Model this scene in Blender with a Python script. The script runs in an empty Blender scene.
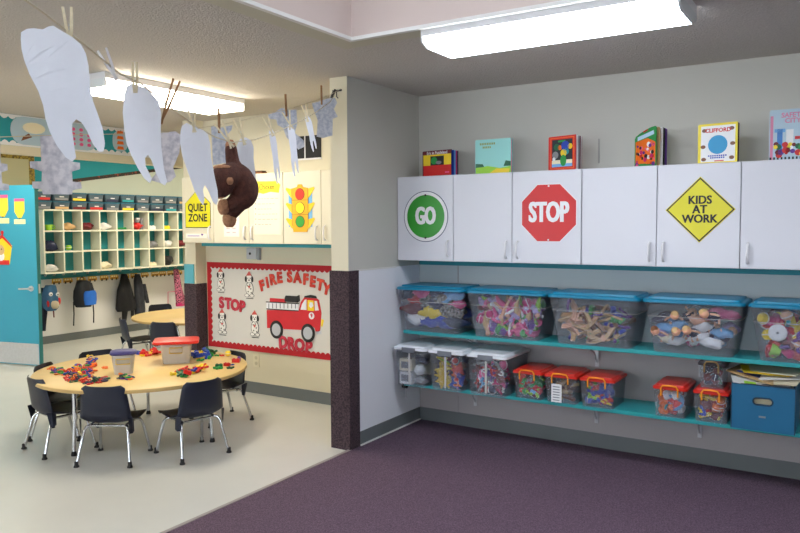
import bpy, math, random
from mathutils import Vector, Matrix
R = random.Random(7)
PI = math.pi
scene = bpy.context.scene
COL = scene.collection

# ------------------------------------------------------------------ camera
YAW, PITCH, ROLL, FPX, CAMH = 0.562824435, 0.0566665311, -0.00499862283, 728.892321, 1.5
cy, sy, cp, sp = math.cos(YAW), math.sin(YAW), math.cos(PITCH), math.sin(PITCH)
FW = Vector((-sy*cp, cy*cp, -sp)); r0 = Vector((cy, sy, 0)); u0 = r0.cross(FW)
RT = r0*math.cos(ROLL)+u0*math.sin(ROLL); UP = -r0*math.sin(ROLL)+u0*math.cos(ROLL)
cam_d = bpy.data.cameras.new('camera'); cam = bpy.data.objects.new('camera', cam_d); COL.objects.link(cam)
cam_d.sensor_width = 36; cam_d.lens = FPX/800*36; cam_d.clip_start = 0.05; cam_d.clip_end = 200
m = Matrix((RT, UP, -FW)).transposed().to_4x4(); m.translation = Vector((0, 0, CAMH)); cam.matrix_world = m
scene.camera = cam
def ray(x, y): return FW + RT*((x-400)/FPX) - UP*((y-266.5)/FPX)
def at(x, y, d): return Vector((0, 0, CAMH)) + ray(x, y)*d            # point at depth d
def on(x, y, ax, c):
    d = ray(x, y); o = Vector((0, 0, CAMH)); i = 'xyz'.index(ax); return o + d*((c-o[i])/d[i])

# ------------------------------------------------------------------ materials
def lin(c):
    out = []
    for v in c:
        v = v/255.0
        out.append(v/12.92 if v <= .04045 else ((v+.055)/1.055)**2.4)
    return out
MATS = {}
def mat(name, rgb, rough=.6, var=.06, nscale=8., bump=0., bscale=60., metal=0., spec=.5):
    if name in MATS: return MATS[name]
    M = bpy.data.materials.new(name); M.use_nodes = True; nt = M.node_tree; b = nt.nodes['Principled BSDF']
    c = lin(rgb)
    tc = nt.nodes.new('ShaderNodeTexCoord')
    if var:
        n = nt.nodes.new('ShaderNodeTexNoise'); n.inputs['Scale'].default_value = nscale; n.inputs['Detail'].default_value = 4
        nt.links.new(tc.outputs['Object'], n.inputs['Vector'])
        rp = nt.nodes.new('ShaderNodeValToRGB'); nt.links.new(n.outputs['Fac'], rp.inputs['Fac'])
        rp.color_ramp.elements[0].position = .3; rp.color_ramp.elements[1].position = .7
        rp.color_ramp.elements[0].color = [max(0, v*(1-var)) for v in c]+[1]
        rp.color_ramp.elements[1].color = [min(1, v*(1+var)) for v in c]+[1]
        nt.links.new(rp.outputs['Color'], b.inputs['Base Color'])
    else: b.inputs['Base Color'].default_value = c+[1]
    b.inputs['Roughness'].default_value = rough; b.inputs['Metallic'].default_value = metal
    b.inputs['Specular IOR Level'].default_value = spec
    if bump:
        n2 = nt.nodes.new('ShaderNodeTexNoise'); n2.inputs['Scale'].default_value = bscale; n2.inputs['Detail'].default_value = 3
        nt.links.new(tc.outputs['Object'], n2.inputs['Vector'])
        bp = nt.nodes.new('ShaderNodeBump'); bp.inputs['Strength'].default_value = bump; bp.inputs['Distance'].default_value = .01
        nt.links.new(n2.outputs['Fac'], bp.inputs['Height']); nt.links.new(bp.outputs['Normal'], b.inputs['Normal'])
    M.diffuse_color = c+[1]; MATS[name] = M; return M
def speckle(name, rgb, rgb2, scale, rough=.9, lo=.4, hi=.6, bump=.4):
    M = mat(name, rgb, rough, .05, scale, bump, scale*1.3); nt = M.node_tree
    rp = [n for n in nt.nodes if n.type == 'VALTORGB'][0]
    rp.color_ramp.elements[0].position = lo; rp.color_ramp.elements[1].position = hi
    rp.color_ramp.elements[0].color = lin(rgb2)+[1]; rp.color_ramp.elements[1].color = lin(rgb)+[1]
    return M
def clear(name, rgb, op=.3, rough=.25):
    if name in MATS: return MATS[name]
    M = bpy.data.materials.new(name); M.use_nodes = True; nt = M.node_tree; b = nt.nodes['Principled BSDF']
    b.inputs['Base Color'].default_value = lin(rgb)+[1]; b.inputs['Roughness'].default_value = rough
    t = nt.nodes.new('ShaderNodeBsdfTransparent'); t.inputs['Color'].default_value = (.93, .94, .96, 1)
    mx = nt.nodes.new('ShaderNodeMixShader'); mx.inputs['Fac'].default_value = op
    nt.links.new(t.outputs[0], mx.inputs[1]); nt.links.new(b.outputs[0], mx.inputs[2])
    nt.links.new(mx.outputs[0], nt.nodes['Material Output'].inputs['Surface']); MATS[name] = M; return M
def emit(name, rgb, s):
    M = bpy.data.materials.new(name); M.use_nodes = True; b = M.node_tree.nodes['Principled BSDF']
    b.inputs['Base Color'].default_value = (.8, .8, .8, 1)
    b.inputs['Emission Color'].default_value = lin(rgb)+[1]; b.inputs['Emission Strength'].default_value = s
    MATS[name] = M; return M

LIGHT_R, LIGHT_L = 14.0, 20.0
m_wall = mat('painted_wall', (198, 196, 187), .75, .015, 2, .08, 90)
m_cream = mat('cream_wall', (220, 212, 186), .75, .02, 2, .08, 90)
m_wains = mat('pale_wainscot', (236, 238, 244), .45, .015, 2)
m_lower = mat('lower_wall_paint', (168, 162, 162), .6, .02, 2)  # shadowed wall below the shelf, its shade set in the colour
m_ceil = mat('textured_ceiling', (200, 194, 186), .95, .07, 90, .6, 110)
m_shaft = mat('shaft_paint', (206, 190, 182), .85, .01, 3)
m_trim = mat('white_trim', (225, 224, 220), .5, 0)
m_base = mat('grey_vinyl_base', (108, 114, 116), .45, .03, 5)
m_carpet = speckle('plum_carpet', (106, 84, 102), (70, 52, 68), 170, .95, .38, .62)
m_piercarpet = speckle('dark_plum_wall_carpet', (80, 62, 68), (40, 30, 36), 110, .95, .35, .6)
m_vinyl = mat('vinyl_floor', (204, 204, 198), .3, .03, 3, 0, 60, 0, .5)
m_white = mat('white_laminate', (216, 217, 224), .35, .008, 3)
m_whitel = mat('cream_laminate', (220, 214, 192), .4, .008, 3)
m_knob = mat('white_plastic', (232, 232, 234), .3, 0)
m_seam = mat('dark_seam', (70, 72, 76), .8, 0)
m_teal = mat('teal_laminate', (38, 158, 162), .4, .03, 4)
m_tealdk = mat('teal_paint', (40, 140, 150), .6, .03, 4)
m_paper_teal = mat('teal_paper', (38, 150, 160), .8, .03, 4)
m_door = mat('teal_door_paint', (52, 154, 182), .45, .02, 3)
m_dooredge = mat('door_edge_green', (38, 120, 122), .6, .02, 3)
m_steel = mat('brushed_steel', (200, 202, 205), .35, .05, 40, 0, 60, .4)
m_chrome = mat('chrome', (205, 207, 210), .18, 0, 1, 0, 1, 1)
m_black = mat('black_rubber', (24, 24, 26), .7, .05)
m_navy = mat('navy_plastic', (15, 22, 44), .42, .05, 20, .08, 200)
m_table = mat('maple_laminate', (226, 194, 130), .42, .04, 5)
m_tabedge = mat('tan_edge_band', (205, 172, 112), .5, .03, 5)
m_lid = mat('blue_lid_plastic', (0, 122, 158), .35, .03, 6)
m_lidw = mat('white_lid_plastic', (226, 230, 236), .35, .02, 6)
m_latch = mat('grey_latch', (112, 116, 126), .4, 0)
m_lidr = mat('red_lid_plastic', (205, 36, 22), .35, .03, 6)
m_orange = mat('orange_handle', (248, 160, 24), .4, 0)
m_tub = clear('clear_plastic', (216, 222, 230), .1, .2)
m_tub2 = clear('cloudy_plastic', (226, 224, 218), .62, .35)
m_file = mat('blue_file_box', (10, 98, 138), .5, .04, 5)
m_filed = mat('dark_blue_edge', (14, 52, 78), .6, 0)
m_cut = mat('white_paper', (226, 228, 234), .9, .03, 14, .25, 25)
m_greyp = speckle('grey_printed_paper', (214, 210, 212), (176, 174, 182), 30, .9, .35, .6, .1)
m_rope = mat('cotton_string', (205, 195, 170), .9, .1, 300)
m_wood = mat('pale_wood', (226, 214, 180), .6, .1, 90)
m_woodd = mat('brown_wood', (150, 108, 66), .6, .1, 90)
m_plush = mat('brown_plush', (84, 46, 34), .95, .3, 60, .9, 220)
m_tan = mat('tan_plush', (170, 122, 88), .95, .2, 120, .6, 220)
m_lampR = emit('cool_diffuser', (236, 244, 255), LIGHT_R)
m_lampL = emit('warm_diffuser', (255, 244, 222), LIGHT_L)
m_lampend = mat('lens_end_plastic', (225, 230, 232), .5, 0)
m_white_p = mat('board_paper', (214, 210, 202), .85, .02, 4, .3, 6)
m_red = mat('red_paper', (184, 20, 32), .75, .04, 6)
m_redl = speckle('red_orange_letter', (222, 84, 60), (184, 30, 30), 30, .8, .35, .65, 0)
m_redp = speckle('pink_red_letter', (206, 64, 84), (176, 28, 44), 30, .8, .35, .65, 0)
m_cubby = mat('cream_cubby', (226, 224, 206), .55, .01, 3)
def flat(name, rgb, rough=.6): return mat(name, rgb, rough, 0)
PAL = dict(red=(204, 30, 30), orange=(236, 112, 24), yellow=(240, 208, 36), green=(30, 148, 66), blue=(28, 62, 172), purple=(96, 44, 140),
           pink=(232, 92, 150), lime=(150, 206, 50), white=(232, 232, 232), black=(26, 26, 30), teal=(30, 150, 160), brown=(120, 74, 44),
           tan=(206, 170, 120), grey=(130, 132, 138), navy=(28, 36, 72), cream=(236, 226, 196), magenta=(200, 30, 110), skyblue=(110, 170, 220),
           maroon=(110, 24, 36), peach=(238, 182, 150), dkgreen=(20, 92, 60), lilac=(180, 160, 210))
def pc(n): return flat('plastic_'+n, PAL[n], .4)

# ------------------------------------------------------------------ mesh builder
class B:
    def __init__(s): s.v = []; s.f = []; s.mi = []; s.mats = []; s.sm = []
    def mid(s, m):
        if m not in s.mats: s.mats.append(m)
        return s.mats.index(m)
    def add(s, vs, fs, m, smooth=False, T=None):
        o = len(s.v); i = s.mid(m)
        for v in vs:
            v = Vector(v); s.v.append(T @ v if T else v)
        for f in fs: s.f.append([k+o for k in f]); s.mi.append(i); s.sm.append(smooth)
        return s
    def box(s, x0, y0, z0, x1, y1, z1, m, T=None):
        if x0 > x1: x0, x1 = x1, x0
        if y0 > y1: y0, y1 = y1, y0
        if z0 > z1: z0, z1 = z1, z0
        vs = [(x0, y0, z0), (x1, y0, z0), (x1, y1, z0), (x0, y1, z0), (x0, y0, z1), (x1, y0, z1), (x1, y1, z1), (x0, y1, z1)]
        return s.add(vs, [(0, 3, 2, 1), (4, 5, 6, 7), (0, 1, 5, 4), (1, 2, 6, 5), (2, 3, 7, 6), (3, 0, 4, 7)], m, False, T)
    def loft(s, loops, m, smooth=True, cap0=True, cap1=True, T=None):
        n = len(loops[0]); vs = [v for l in loops for v in l]; fs = []
        for a in range(len(loops)-1):
            for k in range(n):
                k2 = (k+1) % n; fs.append((a*n+k, a*n+k2, (a+1)*n+k2, (a+1)*n+k))
        s.add(vs, fs, m, smooth, T)
        if cap0: s.add(loops[0], [tuple(range(n-1, -1, -1))], m, False, T)
        if cap1: s.add(loops[-1], [tuple(range(n))], m, False, T)
        return s
    def lathe(s, prof, m, n=20, T=None, cap0=True, cap1=True):
        return s.loft([[(r*math.cos(2*PI*k/n), r*math.sin(2*PI*k/n), z) for k in range(n)] for r, z in prof], m, True, cap0, cap1, T)
    def tube(s, pts, r, m, n=8, T=None):
        pts = [Vector(p) for p in pts]; loops = []; up = None
        for i, p in enumerate(pts):
            d = (pts[min(i+1, len(pts)-1)]-pts[max(i-1, 0)]).normalized()
            if up is None:
                up = Vector((0, 0, 1)) if abs(d.z) < .9 else Vector((1, 0, 0))
            a = d.cross(up).normalized(); b2 = a.cross(d).normalized(); up = b2
            rr = r[i] if isinstance(r, (list, tuple)) else r
            loops.append([p+a*rr*math.cos(2*PI*k/n)+b2*rr*math.sin(2*PI*k/n) for k in range(n)])
        return s.loft(loops, m, True, True, True, T)
    def prism(s, pts, d0, d1, m, T=None, ax='xz'):
        # outline in xz (facing -y) extruded y=d0..d1 ; or 'xy' extruded in z
        if ax == 'xz':
            area = sum(pts[i][0]*pts[(i+1) % len(pts)][1]-pts[(i+1) % len(pts)][0]*pts[i][1] for i in range(len(pts)))
            if area < 0: pts = pts[::-1]
            f0 = [(x, d0, z) for x, z in pts]; f1 = [(x, d1, z) for x, z in pts]
        else: f0 = [(x, y, d0) for x, y in pts]; f1 = [(x, y, d1) for x, y in pts]
        n = len(pts); fs = [tuple(range(n)), tuple(range(2*n-1, n-1, -1))]
        fs += [((k+1) % n, k, n+k, n+(k+1) % n) for k in range(n)]
        return s.add(f0+f1, fs, m, False, T)
    def ball(s, c, r, m, n=12, sz=(1, 1, 1), T=None):
        h = n//2; loops = []
        for i in range(1, h):
            a = PI*i/h
            loops.append([(c[0]+r*sz[0]*math.sin(a)*math.cos(2*PI*k/n), c[1]+r*sz[1]*math.sin(a)*math.sin(2*PI*k/n), c[2]-r*sz[2]*math.cos(a)) for k in range(n)])
        return s.loft(loops, m, True, True, True, T)
    def torus(s, c, R0, r, m, n=16, k=6, T=None, arc=1.0):
        pts = []
        loops = []
        N = n
        for i in range(N+1 if arc < 1 else N):
            a = 2*PI*arc*i/N; ca, sa = math.cos(a), math.sin(a)
            loops.append([(c[0]+(R0+r*math.cos(2*PI*j/k))*ca, c[1]+(R0+r*math.cos(2*PI*j/k))*sa, c[2]+r*math.sin(2*PI*j/k)) for j in range(k)])
        if arc >= 1: loops.append(loops[0])
        return s.loft(loops, m, True, arc < 1, arc < 1, T)
    def mesh(s, name):
        me = bpy.data.meshes.new(name); me.from_pydata([tuple(v) for v in s.v], [], s.f)
        for mm in s.mats: me.materials.append(mm)
        me.polygons.foreach_set('material_index', s.mi); me.polygons.foreach_set('use_smooth', s.sm); me.update()
        return me
    def obj(s, name, parent=None, loc=None, rot=None):
        o = bpy.data.objects.new(name, s.mesh(name)); COL.objects.link(o)
        if parent: o.parent = parent
        if loc is not None: o.location = loc
        if rot is not None: o.rotation_euler = rot
        return o
def bevel(o, w=.004, seg=2):
    md = o.modifiers.new('bevel', 'BEVEL'); md.width = w; md.segments = seg; md.limit_method = 'ANGLE'; md.angle_limit = .7; return o
def tag(o, label=None, cat=None, group=None, kind=None):
    if label: o['label'] = label
    if cat: o['category'] = cat
    if group: o['group'] = group
    if kind: o['kind'] = kind
    return o
def struct(o): o['kind'] = 'structure'; return o
def empty(name, loc=(0, 0, 0), rz=0, label=None, cat=None, group=None):
    o = bpy.data.objects.new(name, None); o.empty_display_size = .05; COL.objects.link(o); o.location = loc; o.rotation_euler = (0, 0, rz)
    return tag(o, label, cat, group)
def copy_tree(o, parent=None):
    c = o.copy(); COL.objects.link(c)
    if parent: c.parent = parent
    for ch in list(o.children): copy_tree(ch, c)
    return c
def rrect(w, d, r, n=4, cx=0, cy_=0):
    out = []
    for qx, qy, a0 in ((1, 1, 0), (-1, 1, 90), (-1, -1, 180), (1, -1, 270)):
        for k in range(n+1):
            a = math.radians(a0+90*k/n); out.append((cx+qx*(w/2-r)+r*math.cos(a), cy_+qy*(d/2-r)+r*math.sin(a)))
    return out
def circle(cx, cz, r, n=32, sx=1, sz=1): return [(cx+r*sx*math.cos(2*PI*k/n), cz+r*sz*math.sin(2*PI*k/n)) for k in range(n)]
def text_into(b, txt, size, cx, cz, y0, m, bold=.0, sx=1., depth=.002, T=None, rot=0.):
    cu = bpy.data.curves.new('lettering', 'FONT'); cu.body = txt; cu.size = size; cu.align_x = 'CENTER'; cu.align_y = 'CENTER'
    cu.offset = bold; cu.extrude = 0; cu.resolution_u = 3
    ob = bpy.data.objects.new('lettering', cu); COL.objects.link(ob)
    dg = bpy.context.evaluated_depsgraph_get(); me = bpy.data.meshes.new_from_object(ob.evaluated_get(dg))
    ca, sa = math.cos(rot), math.sin(rot)
    def tr(v): x, y = v.co.x*sx, v.co.y; return (cx+x*ca-y*sa, cz+x*sa+y*ca)
    P2 = [tr(v) for v in me.vertices]; n = len(P2)
    fs = [tuple(p.vertices) for p in me.polygons]
    vs = [(x, y0-depth, z) for x, z in P2]+[(x, y0, z) for x, z in P2]
    from collections import Counter
    ed = Counter(); dr = {}
    for f in fs:
        for i in range(len(f)):
            a, c = f[i], f[(i+1) % len(f)]; ed[tuple(sorted((a, c)))] += 1; dr[tuple(sorted((a, c)))] = (a, c)
    side = [(dr[e][1], dr[e][0], dr[e][0]+n, dr[e][1]+n) for e, c in ed.items() if c == 1]
    b.add(vs, fs+side, m, False, T)
    bpy.data.objects.remove(ob); bpy.data.curves.remove(cu); bpy.data.meshes.remove(me)
    return b

# ================================================================== SETTING
XP, YW, YP, ZC = -2.842, 4.783, 3.87, 2.468     # pier face, back wall, pier end, ceiling
XS, YC, YS = -5.16, 8.3, 4.66                  # corner stub of back wall, alcove end
XL, XR, YN = -8.8, 3.0, -2.6
T_ = .14
struct(B().box(XP, YN, -.05, XR, YW, 0.004, m_carpet).obj('floor'))
struct(B().box(XL, YN, -.05, XP, YC, 0, m_vinyl).obj('floor'))
b = B(); b.box(XP-.012, YN, 0.0, XP+.012, YP, .007, mat('metal_strip', (150, 140, 138), .4, 0)); struct(b.obj('trim_1'))
b = B(); b.box(XP, YW, 0, XR, YW+.12, .73, m_lower).box(XP, YW, .73, XR, YW+.12, 1.25, mat('back_panel_paint', (190, 200, 202), .5, .015, 2)).box(XP, YW, 1.25, XR, YW+.12, ZC, m_wall)  # back wall wainscot is a darker copy of the pier wainscot
b.box(XP+.33, YW-.003, 0, XP+.337, YW, 1.25, m_lower); struct(b.obj('wall_back'))
b = B(); b.box(XS-T_, YW, 0, XP, YW+.12, ZC, m_cream); struct(b.obj('wall_back'))
# pier (wing wall): room side grey, end and left side cream
b = B(); b.box(XP-.07, YP, 0, XP, YW, 1.2, m_wains).box(XP-.07, YP, 1.2, XP, YW, ZC, m_wall).box(XP-T_, YP-.001, 0, XP-.07, YW, ZC, m_cream)
b.box(XP-.07, YP-.001, 1.2, XP-.001, YP, ZC, m_cream)
b.box(XP, YP+.09, 1.193, XP+.004, 4.45, 1.203, m_trim); struct(b.obj('wall_pier'))
b = B(); b.box(XP-T_-.01, YP-.012, 0, XP+.008, YP+.105, 1.2, m_piercarpet); struct(b.obj('trim_2'))
# corner stub of the left room
b = B(); b.box(XS-T_, YS, 0, XS, YC, ZC, m_cream); struct(b.obj('wall_stub'))
b = B(); b.box(XS-T_-.01, YS-.012, 0, XS+.01, YW-.003, .97, m_piercarpet); struct(b.obj('trim_3'))
b = B(); b.box(XS-T_-.006, YS-.010, .972, XS-.02, YS-.001, 1.15, mat('blue_teal_paint', (86, 170, 186), .5, 0)); struct(b.obj('trim_4'))
b = B(); b.box(XL-.12, YN, .9, XL, YC, ZC, mat('pale_green_wall', (204, 212, 196), .7, .02, 2)).box(XL-.12, YN, 0, XL, YC, .9, mat('white_lower_wall', (232, 231, 230), .6, .015, 2)); struct(b.obj('wall_left'))
struct(B().box(XL, YC, 0, XS, YC+.12, ZC, m_cream).obj('wall_far'))
struct(B().box(XR, YN, 0, XR+.12, YW, ZC, m_wall).obj('wall_right'))
fill_wins = [(-8.2, -6.4), (-5.9, -4.1), (-3.2, -1.4), (-.6, 1.2)]; b = B(); xprev = XL  # unseen windows added behind the camera for daylight fill
for a, c in fill_wins + [(XR, XR)]:
    b.box(xprev, YN-.12, 0, a, YN, ZC, m_wall)
    if c > a: b.box(a, YN-.12, 0, c, YN, .9, m_wall).box(a, YN-.12, 2.2, c, YN, ZC, m_wall)
    xprev = c
struct(b.obj('wall_near'))
for i, (a, c) in enumerate(fill_wins):
    wv = struct(B().box(a, YN-.07, .9, c, YN-.06, 2.2, clear('window_glass', (230, 236, 240), .05, .1)).obj('window_%d' % (i+2)))
    b = B(); b.box(a, YN-.1, .9, a+.05, YN-.03, 2.2, m_trim).box(c-.05, YN-.1, .9, c, YN-.03, 2.2, m_trim).box(a+.05, YN-.1, .9, c-.05, YN-.03, .95, m_trim).box(a+.05, YN-.1, 2.15, c-.05, YN-.03, 2.2, m_trim).box((a+c)/2-.02, YN-.1, .95, (a+c)/2+.02, YN-.03, 2.15, m_trim); b.obj('window_frame', wv)
# ceiling with a square opening
RX0, RX1, RY0, RY1 = -2.26, .6, .6, 3.12
b = B(); zc2 = ZC+.1
b.box(XL-.12, YN, ZC, RX0-.05, YC+.12, zc2, m_ceil).box(RX1+.05, YN, ZC, XR+.12, YC+.12, zc2, m_ceil)
b.box(RX0-.05, RY1+.05, ZC, RX1+.05, YC+.12, zc2, m_ceil).box(RX0-.05, YN, ZC, RX1+.05, RY0-.05, zc2, m_ceil); struct(b.obj('ceiling'))
b = B(); h2 = ZC+1.5; w = .05
for q in ((RX0-w, RY0-w, RX0, RY1+w), (RX1, RY0-w, RX1+w, RY1+w), (RX0, RY1, RX1, RY1+w), (RX0, RY0-w, RX1, RY0)): b.box(q[0], q[1], ZC+.0, q[2], q[3], h2, m_shaft)
struct(b.obj('ceiling_shaft'))
b = B()
def frame(b, x0, y0, x1, y1, w, za, zb, m):
    b.box(x0, y0, za, x0+w, y1, zb, m).box(x1-w, y0, za, x1, y1, zb, m).box(x0+w, y0, za, x1-w, y0+w, zb, m).box(x0+w, y1-w, za, x1-w, y1, zb, m)
frame(b, RX0-.02, RY0-.02, RX1+.02, RY1+.02, .028, ZC-.012, ZC+.006, m_trim); struct(b.obj('trim_5'))
b = B(); frame(b, RX0-.14, RY0-.14, RX1+.14, RY1+.14, .118, ZC-.008, ZC+.001, mat('opening_border', (196, 192, 172), .8, 0)); struct(b.obj('trim_6'))
wn = struct(B().box(RX0, RY0, h2-.03, RX1, RY1, h2-.02, clear('milky_skylight', (226, 230, 234), .5, .4)).obj('window_1'))
b = B(); frame(b, RX0, RY0, RX1, RY1, .06, h2-.05, h2+.02, m_trim); b.box((RX0+RX1)/2-.03, RY0, h2-.05, (RX0+RX1)/2+.03, RY1, h2+.02, m_trim); b.obj('window_frame', wn)
# baseboards
def baseb(name, x0, y0, x1, y1, m=m_base): struct(B().box(x0, y0, 0, x1, y1, .1, m).obj(name))
baseb('baseboard_back', XP+.006, YW-.008, XR, YW); baseb('baseboard_pier', XP, YP+.106, XP+.008, YW-.009)
struct(B().box(XP+.0081, YP+.106, 0, XP+.016, YW-.01, .014, m_trim).obj('trim_7'))
baseb('baseboard_fire', XS+.01, YW-.008, XP-T_, YW); baseb('baseboard_left', XL, 4.6, XL+.008, YC)
# seam rod on wall
struct(B().tube([(-1.466, YW-.004, 1.9), (-1.466, YW-.004, 2.06)], .006, mat('rod', (170, 168, 162), .5, 0)).obj('trim_8'))

# soffit header in left room with the teal frieze board
XF = -6.179
struct(B().box(XF-.14, YN, 2.135, XF, YC, ZC, m_cream).obj('trim_9'))
def scallop(b, y0, y1, z, amp, dirz, m, x0, x1, step=.07):
    pts = [(y0, z)]; n = int((y1-y0)/step)
    for i in range(n):
        a = y0+(y1-y0)*i/n; e = y0+(y1-y0)*(i+1)/n
        for k in range(5): pts.append((a+(e-a)*k/4, z+dirz*(amp*.45+amp*.55*math.sin(PI*k/4))))
    pts.append((y1, z))
    n = len(pts); vs = [(x0, p[0], p[1]) for p in pts]+[(x1, p[0], p[1]) for p in pts]
    b.add(vs, [tuple(range(n)), tuple(range(2*n-1, n-1, -1))]+[((k+1) % n, k, n+k, n+(k+1) % n) for k in range(n)], m)
fb = empty('frieze_board', (XF+.001, 2.2, 2.2), 0, 'long teal paper frieze with white scalloped edges high on the left soffit', 'bulletin board')
fy0, fy1 = 0.0, 3.08
B().box(0, fy0, .0, .006, fy1, .266, m_paper_teal).obj('backing_paper', fb)
b = B(); scallop(b, fy0, fy1, .0, .045, 1, m_knob, .006, .01); b.obj('scalloped_border', fb)
b = B(); scallop(b, fy0, fy1, .264, .04, -1, m_knob, .006, .01); b.obj('scalloped_border', fb)
def frpic(py, w, h, m1, deco):
    p = B(); rr = rrect(w, h, min(w, h)*.45)
    p.prism([(x, z) for x, z in rr], -.004, 0, m1); deco(p); o = p.obj('paper_picture', fb, (.0105, py-2.2, .135), (0, 0, PI/2)); return o
m_rnd = flat('pale_blue_paper', (176, 200, 214), .8)
def d1(p):
    for i in range(4):
        for k in range(3): p.prism(circle(-.08+k*.08, -.07+i*.045, .016, 8, 1.3), -.006, -.004, pc('pink'))
def d2(p):
    for i in range(4): p.prism([(-.04, -.08+i*.05), (.04, -.08+i*.05), (.03, -.05+i*.05), (-.03, -.05+i*.05)], -.006, -.004, pc('orange'))
def d3(p):
    p.prism(circle(0, .03, .07, 14, 1.5, .7), -.006, -.004, pc('cream')); p.prism([(-.12, -.09), (-.02, -.05), (-.05, -.02), (-.1, -.05)], -.006, -.004, pc('brown'))
def yf(px): return on(px, 130, 'x', XF)[1]
frpic(yf(33), .42, .24, m_rnd, d3); frpic(yf(80), .34, .24, m_rnd, d1); frpic(yf(119), .17, .2, m_rnd, d2); frpic(yf(146), .14, .18, m_rnd, d2)
frpic(yf(163), .14, .17, flat('grey_paper', (176, 184, 182), .8), lambda p: p.box(-.05, -.006, -.03, .05, -.004, .05, pc('teal')))

# teal upper band and borders on the far left wall (flat paper on the wall)
def wallpoly(pts, x0, x1, m, name):
    b = B(); n = len(pts); vs = [(x0, y, z) for y, z in pts]+[(x1, y, z) for y, z in pts]
    b.add(vs, [tuple(range(n)), tuple(range(2*n-1, n-1, -1))]+[((k+1) % n, k, n+k, n+(k+1) % n) for k in range(n)], m); return b.obj(name)
tb = empty('wall_banner', (XL, 5.35, 2.0), 0, 'teal paper banner with a dark patterned lower edge high above the cubbies', 'banner')
z_at = lambda y: 2.04+(y-5.42)*.163
o = wallpoly([(5.35, 1.93), (5.46, 2.045), (7.95, z_at(7.95)), (7.95, 2.466), (5.35, 2.466)], XL+.001, XL+.006, m_paper_teal, 'backing_paper'); o.parent = tb; o.matrix_parent_inverse = Matrix.Translation((-XL, -5.35, -2.0))
bm_ = speckle('apple_border', (60, 54, 46), (176, 80, 60), 24, .8, .3, .42, 0)
o = wallpoly([(5.36, 2.0), (7.95, z_at(7.95)-.03), (7.95, z_at(7.95)+.015), (5.36, 2.045)], XL+.0061, XL+.012, bm_, 'border_strip'); o.parent = tb; o.matrix_parent_inverse = Matrix.Translation((-XL, -5.35, -2.0))
lb = empty('bulletin_board', (XL, 5.33, 2.0), 0, 'plain olive board edged in gold above the open teal door', 'bulletin board')
o = wallpoly([(3.2, 1.6), (5.3, 1.6), (5.3, 2.4), (3.2, 2.4)], XL+.001, XL+.01, mat('olive_paper', (190, 184, 146), .8, .03, 3), 'backing_paper'); o.parent = lb; o.matrix_parent_inverse = Matrix.Translation((-XL, -5.33, -2.0))
gb = speckle('gold_border', (176, 150, 60), (90, 74, 36), 40, .8, .35, .6, 0)
for q in ([(3.2, 2.34), (5.34, 2.34), (5.34, 2.4), (3.2, 2.4)], [(5.27, 1.6), (5.34, 1.6), (5.34, 2.34), (5.27, 2.34)]):
    o = wallpoly(q, XL+.0101, XL+.014, gb, 'border_strip'); o.parent = lb; o.matrix_parent_inverse = Matrix.Translation((-XL, -5.33, -2.0))

# ================================================================== LIGHT FIXTURES
def fixture(name, x0, y0, x1, y1, along, lamp, label, zt=ZC, h=.09, boxy=False):
    cx, cy_ = (x0+x1)/2, (y0+y1)/2; L, W = (x1-x0, y1-y0) if along == 'x' else (y1-y0, x1-x0)
    t = empty(name, (cx, cy_, zt-h), 0 if along == 'x' else PI/2, label, 'ceiling light')
    b = B(); b.box(-L/2, -W/2, h*.55, L/2, W/2, h-.001, m_knob); b.obj('housing', t)
    pr_ = [(-W/2, h*.549), (-W/2*.99, h*.25), (-W/2*.72, 0), (W/2*.72, 0), (W/2*.99, h*.25), (W/2, h*.549)]
    if boxy: pr_ = [(-W/2*.99, h*.549), (-W/2*.99, .0), (W/2*.99, 0), (W/2*.99, h*.549)]
    b = B(); b.loft([[(x, y, z) for y, z in pr_] for x in (-L/2+.012, L/2-.012)], lamp, False); b.obj('diffuser', t)
    for s in (-1, 1):
        b = B(); b.loft([[(x, y, z) for y, z in pr_] for x in (s*(L/2-.0115), s*L/2)], m_lampend, False); b.obj('end_cap', t)
    return t
fixture('ceiling_light', -1.86, 3.15, -.64, 3.5, 'x', m_lampR, 'wraparound fluorescent light above the white cabinets in the carpeted room')
fixture('ceiling_light', -4.38, 2.91, -4.0, 4.13, 'y', m_lampL, 'fluorescent light over the round table beside the soffit', boxy=True)
fixture('ceiling_light', -7.5, 5.5, -7.12, 6.7, 'y', m_lampL, 'fluorescent light hidden behind the left soffit in front of the cubbies')  # lamp added out of sight to light the cubbies
fixture('ceiling_light', -7.5, 3.0, -7.12, 4.2, 'y', m_lampL, 'fluorescent light behind the left soffit above the teal door')  # second unseen lamp, added to brighten the alcove
fixture('ceiling_light', -7.5, 7.0, -7.12, 8.1, 'y', m_lampL, 'farthest fluorescent light behind the left soffit at the alcove end')  # third unseen lamp, added to brighten the far wall
fixture('ceiling_light', -5.2, -1.2, -4.8, 0.02, 'y', m_lampL, 'fluorescent light nearest the camera over the vinyl floor')  # lamp added out of view to brighten the vinyl side
fixture('ceiling_light', 1.0, -1.0, 2.22, -.65, 'x', m_lampR, 'fluorescent light nearest the camera over the carpet')  # unseen lamp added behind the camera for more light
fixture('ceiling_light', 1.0, 3.15, 2.22, 3.5, 'x', m_lampR, 'fluorescent light at the right end of the cabinet row')  # out-of-view lamp added to brighten the cabinet side

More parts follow.
